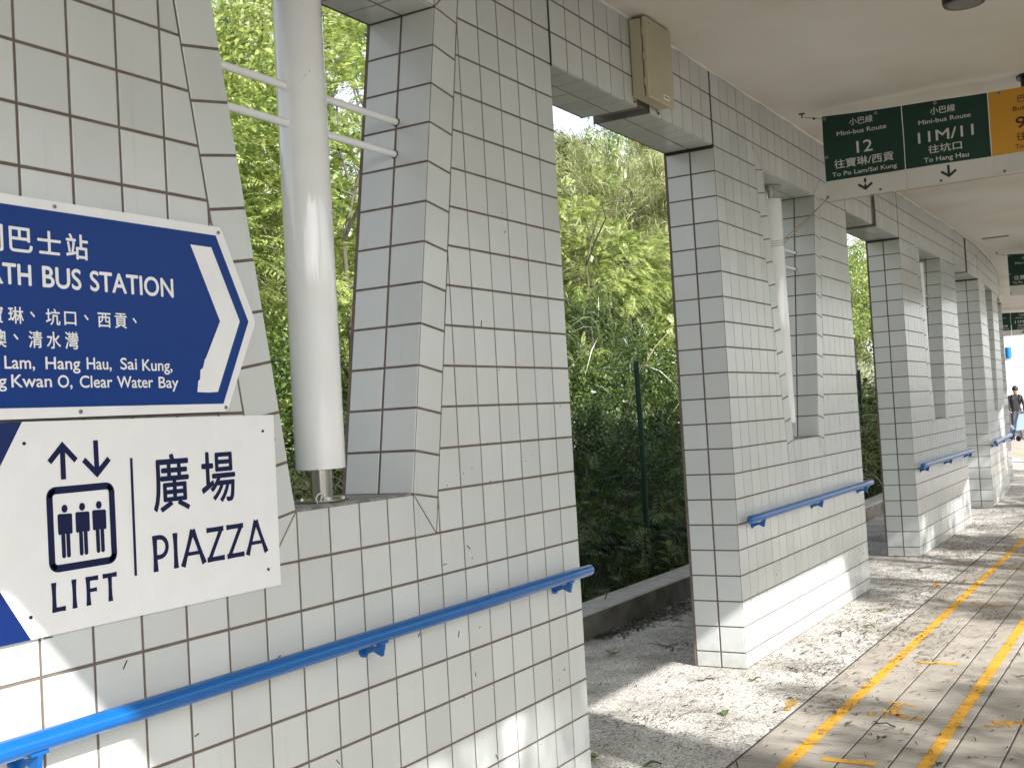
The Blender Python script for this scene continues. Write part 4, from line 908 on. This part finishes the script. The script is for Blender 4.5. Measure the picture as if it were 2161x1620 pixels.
# street trees on the sunny side, whose shade dapples the walkway
G2 = 'street trees on the sunny side'
tS = tree('street_tree', 'street tree on the sunny side nearest the first pier, outside the view', G2, (0, 0, 0), 9.6, (2.5, 2.2, 2.9), broad(61, 12500, 80, (2.5, 2.2, 3.0), .5, .12, .055), L_MID, seed=9, r0=.16, limbs=10)
STREET = [(-4.75, -9.2, 0, .55, None), (-2.2, -9.9, 2.2, .62, 'low street tree on the sunny side between the first two larger ones'), (2.5, -9.6, 1.3, 1.05, 'street tree on the sunny side across from the first opening'), (8.2, -9.4, 2.6, 1.05, 'street tree on the sunny side across from the second pier'),
          (28, -15, 1.1, 1.0, 'street tree far down the road on the sunny side'), (40, -9, 3.1, 1.1, 'street tree at the bend of the road beyond the walkway'), (52, -16, 5, 1.2, 'street tree farthest down the road on the sunny side'),
          (13.4, -9.3, 4.1, 1.0, 'street tree on the sunny side across from the fourth pier'), (19.5, -12.5, 5.2, 1.0, 'street tree on the sunny side near the far end')]
for x, y, rz, sc, lab in STREET:
    o = tS if lab is None else copy_tree(tS); o.location = (x, y, -.1); o.rotation_euler = (0, 0, rz); o.scale = (sc, sc, .74 if sc == .62 else 1)
    if lab: o['label'] = lab

# unseen shrubs added to shade the walkway floor and cut its bounce light
sh = empty('added_shade_shrub', 'added shade shrub across the path from the nearest pier, outside the view', 'shrub', (0, 0, 0), 0, 'added shade shrubs on the sunny side')
b = MB()
for k in range(5): b.tube([(0, 0, -.1), (.3*math.cos(k*1.3), .3*math.sin(k*1.3), .9), (.7*math.cos(k*1.3), .7*math.sin(k*1.3), 1.8)], [.03, .022, .01], BARK, 5)
b.build('stems', sh); V, F = broad(81, 5000, 40, (1.6, 1.2, 1.6), .5, .10, .05); link('foliage', npmesh('foliage', V+np.array([0, 0, 1.35]), F, [L_MID]), sh)
for k, x in enumerate((-9.0, -5.6, -2.4, 1.2, 4.6, 7.9, 11.4)):
    o = sh if k == 0 else copy_tree(sh); o.location = (x, -8.1-.3*(k % 2), -.15); o.rotation_euler = (0, 0, k*1.1); o.scale = (1, 1, .95+.1*(k % 3))
    if k: o['label'] = 'added shade shrub on the sunny side, outside the view, '+['', 'behind the camera', 'across from the blue sign', 'across from the first opening', 'across from the second pier', 'across from the third pier', 'across from the fourth pier'][k]

# papaya like plant in the slot
pp = empty('palmate_plant', 'young plant with big palmate leaves left of the column in the nearest slot', 'plant', (1.35, 3.6, float(hill_z(np.array(1.35), np.array(3.6)))))
b = MB(); b.tube([(0, 0, -.1), (.03, 0, .7), (0, .02, 1.5)], [.035, .03, .02], L_MID, 8); b.build('stem', pp)
for k in range(11):
    a = k*2.4; el = .9-.11*k+.3; L = .45; d = Vector((math.cos(a)*math.cos(el), math.sin(a)*math.cos(el), math.sin(el)*.5)); b = MB(); base = Vector((0, .02, 1.5-.05*k)); tip = base+d*L
    b.tube([base, (base+tip)/2+Vector((0, 0, .03)), tip], [.006, .005, .004], L_BRIGHT, 5)
    up = Vector((0, 0, 1)); f = Vector((d.x, d.y, -.35)).normalized(); s_ = f.cross(up).normalized()
    for q in range(9):
        an = (q-4)*.62; dd = (f*math.cos(an)+s_*math.sin(an)); ll = .25*(1-.05*abs(q-4)); sd = dd.cross(up).normalized()*.030
        b.add([tip, tip+dd*ll*.5+sd+up*.01, tip+dd*ll-up*.05, tip+dd*ll*.5-sd+up*.01], [(0, 1, 2, 3)], L_BRIGHT if k < 6 else L_MID)
    b.build('leaf', pp)
# ferns and weeds at the kerb
fm = npmesh('frond_mass', *fern(71, 18, .75, 24, .13, .026), [L_UFERN]); fm2 = npmesh('frond_mass', *fern(72, 14, .9, 24, .16, .03), [L_DARK])
for k, (x, t, sc, me, lab) in enumerate(((3.35, 1.95, .8, fm, 'fern with arching fronds behind the kerb at the left of the first opening'), (5.6, 2.35, 1.0, fm2, 'dark fern behind the kerb at the right of the first opening'), (4.7, 2.7, 1.05, fm, 'fern standing behind the fence in the middle of the first opening'),
                          (6.9, 2.0, .9, fm, 'small fern at the kerb hidden partly by the second pier'), (9.6, 2.1, 1.0, fm, 'fern low in the narrow second opening'), (1.1, 2.6, 1.1, fm, 'fern low behind the steel foot of the slot column'))):
    o = empty('fern', lab, 'fern', (x, float(wall_y(np.array(x)))+t, float(hill_z(np.array(x), np.array(t)))), k*1.3, 'ferns along the kerb'); o.scale = (sc,)*3; link('frond_mass', me, o)
def weed(loc, n, L, lab, m, seed):
    rr = random.Random(seed); o = empty('broadleaf_weed', lab, 'plant', loc); b = MB(); b.tube([(0, 0, -.05), (.02, 0, .14), (.03, .01, .3)], [.006, .005, .003], m, 5); b.build('stem', o)
    for k in range(n):
        a = k*2.4; z = .05+.26*k/n; d = Vector((math.cos(a), math.sin(a), .45+.5*k/n)).normalized(); s_ = d.cross(Vector((0, 0, 1))).normalized()*L*.17; p = Vector((.02, 0, z)); ll = L*rr.uniform(.75, 1.1); dn = Vector((0, 0, -1))
        V = [p, p+d*ll*.35+s_*.8+dn*.0, p+d*ll*.35-s_*.8, p+d*ll*.65+s_+dn*ll*.10, p+d*ll*.65-s_+dn*ll*.10, p+d*ll+dn*ll*.3, p+d*ll*.35+dn*.012, p+d*ll*.65+dn*(ll*.10+.014)]
        b = MB(); b.add(V, [(0, 6, 1), (0, 2, 6), (1, 6, 7, 3), (6, 2, 4, 7), (3, 7, 5), (7, 4, 5)], m); b.build('leaf', o)
    return o
weed((2.62, 1.74, .03), 14, .27, 'broadleaf weed leaning over the kerb beside the nearest pier edge', L_MID, 3)
weed((3.1, 1.9, .05), 12, .24, 'smaller broadleaf weed behind the kerb in the first opening', L_BRIGHT, 4)
weed((5.1, 1.8, .03), 10, .2, 'broadleaf weed near the fence post foot', L_MID, 5)
# pale dead branches
def px_on_y(u, v, y):
    d = CF+CR*(u-1080.5)/2393.99-CU*(v-810)/2393.99; return Vector(CAM+d*(y-CAM[1])/d[1])
def branch(px, y, r0, m, lab):
    b = MB(); b.tube([px_on_y(u, v, y+.15*i) for i, (u, v) in enumerate(px)], [r0*(1-.7*i/len(px)) for i in range(len(px))], m, 6); o = b.build('dead_branch')
    c = o.data.vertices[0].co.copy(); o.data.transform(Matrix.Translation(-c)); o.location = c; tag(o, lab, 'branch')
branch([(1320, 362), (1352, 372), (1385, 384), (1450, 402)], 7.4, .03, DRY, 'pale dead branch leaning right near the top of the first opening')
branch([(1295, 425), (1330, 440), (1350, 480), (1375, 505), (1450, 520)], 6.2, .028, DRY, 'twisted brown dead branch in the middle right of the first opening')
branch([(1320, 880), (1345, 800), (1380, 735), (1420, 690)], 2.6, .008, DRY, 'thin curved stem rising beside the green fence post')
# fence
fn = empty('mesh_fence', 'green wire mesh fence with a round post behind the kerb wall', 'fence', (4.9, 1.93, 0)); fo = Vector((-4.9, -1.93, 0))
for k, x in enumerate((-.6, 2.1, 4.94, 7.7, 10.5, 13.3)):
    b = MB(); y = float(wall_y(np.array(x)))+1.93; b.tube([(x, y, -.1), (x+.03, y, 1.0), (x, y, 1.995)], .024, FGREEN, 12); b.tube([(x, y, 1.995), (x, y, 2.01)], [.028, .02], FGREEN, 12); moved(b, 'fence_post', fn, fo)
b = MB(); H = 1.9; st = .075; x = -.6-H
while x < 13.4:
    for sgn in (1, -1):
        def P_(q): xx = x+(q*H if sgn > 0 else H-q*H); return Vector((xx, float(wall_y(np.array(xx)))+1.93+.02*math.sin(xx*2.1)+.003*sgn, .04+q*H))
        q0, q1 = 0., 1.
        if x < -.6: q0, q1 = ((-.6-x)/H, 1.) if sgn > 0 else (0., 1-(-.6-x)/H)
        if x+H > 13.3: q0, q1 = (q0, (13.3-x)/H) if sgn > 0 else (max(0, 1-(13.3-x)/H), q1)
        if q1 > q0+.01: b.tube([P_(q0), P_((q0+q1)/2), P_(q1)], 0.0015, FGREEN, 3, False)
    x += st
mo = moved(b, 'wire_mesh', fn, fo)
for z in (.06, 1.0, 1.92): b = MB(); b.tube([(q*.7-.6, float(wall_y(np.array(q*.7-.6)))+1.925, z+.01*math.sin(q)) for q in range(20)], .0022, FGREEN, 4); moved(b, 'line_wire', fn, fo)

# ------------------------------------------------------------------ litter
def bits(n, fx, L, Wd, m, name, parent=None):
    rr = np.random.default_rng(77+n); P = fx(rr, n); a = rr.uniform(0, 6.28, n); l = L*rr.lognormal(0, .5, n); D = np.stack([np.cos(a), np.sin(a), rr.normal(size=n)*.05], -1); bend = rr.normal(size=n)*.35
    S = np.stack([-np.sin(a), np.cos(a), np.zeros(n)], -1); w = (Wd*rr.uniform(.5, 1.4, n))[:, None]; P[:, 2] = .004+np.abs(rr.normal(size=n))*.002; l = l[:, None]; up = np.array([0, 0, .0035])
    A, B, C = P, P+D*l*.5+S*l*.5*bend[:, None]*.3+up, P+D*l; C[:, 2] = np.maximum(C[:, 2], .003)
    V = np.stack([A-S*w*.3, B-S*w*.5, B+S*w*.5, A+S*w*.3, B-S*w*.5, C-S*w*.1, C+S*w*.1, B+S*w*.5], 1).reshape(-1, 3)
    return npmesh(name, V, np.arange(len(V)).reshape(-1, 4), [m])
def dens(rr, n):
    s = 0.1+rr.beta(1.9, 2.4, n)*16; t = rr.normal(size=n)*.9-.5; k = rr.random(n) < .38; t[k] = -.25+rr.normal(size=k.sum())*.35; t = np.clip(t, -3.2, 1.3)
    c = rr.random(n) < .3; cl = rr.integers(0, 60, n); cx = np.random.default_rng(4).uniform(.2, 14, 60); cy = np.random.default_rng(6).uniform(-1.7, .9, 60); s = np.where(c, cx[cl]+rr.normal(size=n)*.13, s); t = np.where(c, cy[cl]+rr.normal(size=n)*.10, t)
    y = t+wall_y(s); ok = ~((t > -.01) & (t < .33) & (((s+3) % 5) < 3.02)); P = np.stack([s, y, np.zeros(n)], -1); return P[ok] if False else np.where(ok[:, None], P, P+np.array([0, -.45, 0]))
tag(link('needle_litter', bits(13000, dens, .036, .0056, TWIG, 'needle_litter')), kind='stuff')
tag(link('leaf_litter', bits(1100, dens, .030, .012, mat('dry_leaf', (.10, .065, .035), .8, noise=(20, .8, (.05, .035, .02))), 'leaf_litter')), kind='stuff')
def pile(rr, n):
    s = 2.6+rr.uniform(0, 3.4, n); t = 1.30-np.abs(rr.normal(size=n))*(.05+.10*np.clip((s-2.6), 0, 2.2)); P = np.stack([s, t, np.zeros(n)], -1); return P
tag(link('leaf_drift', bits(1500, pile, .05, .016, mat('rotting_leaf', (.045, .04, .022), .8, noise=(16, .8, (.08, .10, .03))), 'leaf_drift')), kind='stuff')
# twigs one can pick out
TW = [((2.35, .62), .5, .32, 'forked twig on the ground near the kerb in the first opening'), ((2.0, -.30), .3, .16, 'short crooked twig on the sunlit aggregate before the second pier'), ((3.05, -.27), .1, .22, 'dark twig lying along the sunlit foot of the second pier'),
      ((1.72, .10), 2.6, .17, 'thin twig on the sunlit patch left of the second pier'), ((6.0, -.2), .4, .4, 'long curved twig between the second and third piers'), ((1.05, -1.05), 1.1, .12, 'small twig on the paving between the yellow lines')]
for (x, y), a, L, lab in TW:
    rr = random.Random(int(x*100)); b = MB(); p = Vector((0, 0, .006)); an = a; pts = [p.copy()]
    for q in range(6): an += rr.gauss(0, .35); p = p+Vector((math.cos(an), math.sin(an), 0))*L/6; p.z = .006+abs(rr.gauss(0, .006)); pts.append(p.copy())
    b.tube(pts, [.0042*(1-q*.11) for q in range(7)], TWIG, 5)
    for q in (2, 3, 4): e = pts[q]+Vector((math.cos(a+rr.choice((-.9, .9))), math.sin(a+rr.choice((-.9, .9))), .05))*L*.3; b.tube([pts[q], (pts[q]+e)/2, e], [.0028, .002, .001], TWIG, 4)
    o = b.build('twig'); o.location = (x, y, 0); tag(o, lab, 'twig', 'fallen twigs')
LV = [((.985, -.245), .12, 'green leaf on the dark shadow band before the second pier'), ((1.75, -.17), .09, 'yellow green leaf on the sunlit aggregate near the centre'), ((.165, .08), .11, 'curled green leaf on the ground beside the foot of the nearest pier'), ((.09, -.20), .12, 'broad dark green leaf at the bottom edge of the view'),
      ((2.1, .16), .1, 'green leaf by the corner of the second pier'), ((4.05, -.33), .12, 'bright green leaf on the aggregate along the second pier'), ((3.42, -.33), .12, 'bright green leaf beside the paving edge past the second pier'), ((.79, -1.03), .11, 'dark green leaf lying on the paving between the yellow lines'),
      ((2.15, .9), .14, 'green leaf in the shade by the kerb wall'), ((.56, -1.34), .09, 'dark leaf on the second yellow line')]
for k, ((x, y), L, lab) in enumerate(LV):
    b = MB(); V = []
    for i in range(7):
        q = i/6; L_ = L*.72; w_ = L_*.21*math.sin(math.pi*min(.98, q*.93+.04))**.8; h = .006+.014*math.sin(q*3+k)**2; V += [(q*L_, -w_, h+.007), (q*L_, 0, h), (q*L_, w_, h+.006)]
    b.add(V, [(i*3+j, i*3+3+j, i*3+4+j, i*3+1+j) for i in range(6) for j in range(2)], L_FRESH if k not in (3, 7, 9) else L_DARK, True); b.tube([(-.02, 0, .005), (0, 0, .006)], .0012, L_FRESH, 4)
    o = b.build('fallen_leaf'); o.location = (x, y, 0); o.rotation_euler = (0, 0, k*1.7+.4); tag(o, lab, 'leaf', 'fallen green leaves')
# specks of debris stuck on the tiles
for (p, s0, a), n in zip(piers[:3], (70, 40, 25)):
    b = MB(); rr = random.Random(n)
    for k in range(n):
        u = rr.uniform(.1, 2.95); v = rr.uniform(.1, 3.3) if k % 2 else rr.uniform(.1, 1.6)
        if abs(u-1.5) < .3+max(0, v-1.2945)/6+.02 and v > 1.28: continue
        L = rr.choice((.003, .004, .006, .016, .024)); an = rr.uniform(0, 6.28); w_ = .0012
        dx, dz = math.cos(an)*L/2, math.sin(an)*L/2; ex, ez = -math.sin(an)*w_, math.cos(an)*w_
        b.poly([(u-dx-ex, v-dz-ez), (u+dx-ex, v+dz-ez), (u+dx+ex, v+dz+ez), (u-dx+ex, v-dz+ez)], -.0026, -.0008, TWIG)
    o = b.build('stuck_debris', p); o['kind'] = 'stuff'

# ------------------------------------------------------------------ far end: bus stop, person, parked moped
def limb_body():
    verts = {'pel': (0, 0, .95, .14), 'wst': (0, 0, 1.08, .125), 'chs': (.02, 0, 1.30, .15), 'nck': (.035, 0, 1.46, .055), 'hd0': (.055, 0, 1.55, .075), 'hd1': (.06, 0, 1.64, .092), 'hd2': (.055, 0, 1.70, .07)}
    ed = [('pel', 'wst'), ('wst', 'chs'), ('chs', 'nck'), ('nck', 'hd0'), ('hd0', 'hd1'), ('hd1', 'hd2')]
    for sg, n_ in ((1, 'l'), (-1, 'r')):
        verts[n_+'hp'] = (0, .09*sg, .90, .095); verts[n_+'kn'] = (.06*sg+.03, .10*sg, .50, .06); verts[n_+'an'] = (.13*sg-.03, .10*sg, .09, .042); verts[n_+'ft'] = (.13*sg+.11, .11*sg, .04, .035)
        verts[n_+'sh'] = (.01, .17*sg, 1.40, .062); verts[n_+'el'] = (.02-.04*sg, .24*sg, 1.13, .043); verts[n_+'wr'] = (.12, .20*sg, .93, .028); verts[n_+'hn'] = (.17, .19*sg, .88, .03)
        ed += [('pel', n_+'hp'), (n_+'hp', n_+'kn'), (n_+'kn', n_+'an'), (n_+'an', n_+'ft'), ('chs', n_+'sh'), (n_+'sh', n_+'el'), (n_+'el', n_+'wr'), (n_+'wr', n_+'hn')]
    ks = list(verts); me = bpy.data.meshes.new('body'); me.from_pydata([verts[k][:3] for k in ks], [(ks.index(a), ks.index(b)) for a, b in ed], [])
    o = bpy.data.objects.new('body', me); COL.objects.link(o); o.modifiers.new('skin', 'SKIN')
    for i, k in enumerate(ks): me.skin_vertices[0].data[i].radius = (verts[k][3], verts[k][3])
    me.skin_vertices[0].data[0].use_root = True; s_ = o.modifiers.new('sub', 'SUBSURF'); s_.levels = 2; s_.render_levels = 2
    bpy.context.view_layer.update(); ev = o.evaluated_get(bpy.context.evaluated_depsgraph_get()); m2 = bpy.data.meshes.new_from_object(ev); bpy.data.objects.remove(o)
    m2.materials.clear(); [m2.materials.append(m) for m in (CLOTH, SKIN, GREYC)]
    for p in m2.polygons: z = p.center.z; p.use_smooth = True; p.material_index = 1 if (z > 1.47 or (z < .94 and abs(p.center.y) > .165 and z > .8)) else (2 if z < .93 else 0)
    return m2
pn = empty('person', 'person in dark clothes with a grey backpack near the bright far end', 'person', (35.0, 2.49, 0), R(200)); link('body', limb_body(), pn)
b = MB(); V, F = [], []
for i in range(7):
    for j in range(12): ph = i/6*math.pi*.62; th = j/12*2*math.pi; V.append((.05-.012*(math.cos(th) < 0)+.104*math.sin(ph)*math.cos(th), .098*math.sin(ph)*math.sin(th), 1.645+.115*math.cos(ph)))
for i in range(6):
    for j in range(12): F.append((i*12+j, (i+1)*12+j, (i+1)*12+(j+1) % 12, i*12+(j+1) % 12))
b.add(V, F, HAIR, True); b.build('hair', pn)
b = MB(); b.bbox((-.30, -.155, 1.02), (-.125, .155, 1.45), GREYC, .05); b.bbox((-.345, -.11, 1.06), (-.30, .11, 1.25), GREYC, .02); b.build('backpack', pn)
for sg in (-1, 1): b = MB(); b.tube([(-.13, .10*sg, 1.42), (.02, .11*sg, 1.475), (.15, .11*sg, 1.38), (.13, .12*sg, 1.18), (-.13, .13*sg, 1.10)], .017, BLACK, 6); b.build('strap', pn)
# luggage trolley / pushchair beside the person
tr = empty('pushchair', 'small blue and white pushchair beside the person at the far end', 'pushchair', (34.6, 2.55, 0), R(60))
b = MB(); b.poly([(-.22, .35), (.22, .30), (.26, .42), (-.12, .50), (-.26, .85), (-.34, .85)], -.19, .19, BIKEW); b.build('seat', tr)
b = MB(); b.tube([(-.42, -.2, 1.0), (-.25, -.2, .55), (.30, -.2, .14)], .012, GREYM, 6); b.tube([(-.42, .2, 1.0), (-.25, .2, .55), (.30, .2, .14)], .012, GREYM, 6); b.tube([(-.42, -.2, 1.0), (-.42, .2, 1.0)], .016, BLACK, 6); b.tube([(.05, -.2, .5), (-.30, -.2, .12)], .012, GREYM, 6); b.tube([(.05, .2, .5), (-.30, .2, .12)], .012, GREYM, 6); b.build('frame', tr)
for x in (-.3, .3):
    for y in (-.2, .2): b = MB(); b.tube([(x, y-.02, .09), (x, y+.02, .09)], .085, BLACK, 16, smooth=False); b.build('wheel', tr)
bs = empty('bus_stop_sign', 'tall white bus stop panel with red ring and blue top beyond the walkway end', 'bus stop sign', (37.0, 2.55, 0), R(188))
b = MB(); b.bbox((-.03, -.42, .9), (.03, .42, 2.72), SWHITE, .01); b.build('panel', bs)
b = MB(); b.tube([(0, -.30, 2.70), (0, -.30, 3.06)], .10, POLEB, 20); b.build('blue_cap', bs)
b = MB(); b.tube([(0, .34, 0), (0, .34, .92)], .03, GREYM, 10); b.tube([(0, -.34, 0), (0, -.34, .92)], .03, GREYM, 10); b.build('leg', bs)
for sg in (1,):
    b = MB(); c = []
    for k in range(32):
        a = k*math.pi/16; c += [(.0318, .02+.15*math.cos(a), 2.28+.15*math.sin(a)), (.0318, .02+.135*math.cos(a), 2.28+.135*math.sin(a))]
    b.add(c, [(2*k, (2*k+2) % 64, (2*k+3) % 64, 2*k+1) for k in range(32)], RED); b.box((.0312, .10, 1.62), (.0318, .36, 1.78), RED); b.build('red_ring', bs)
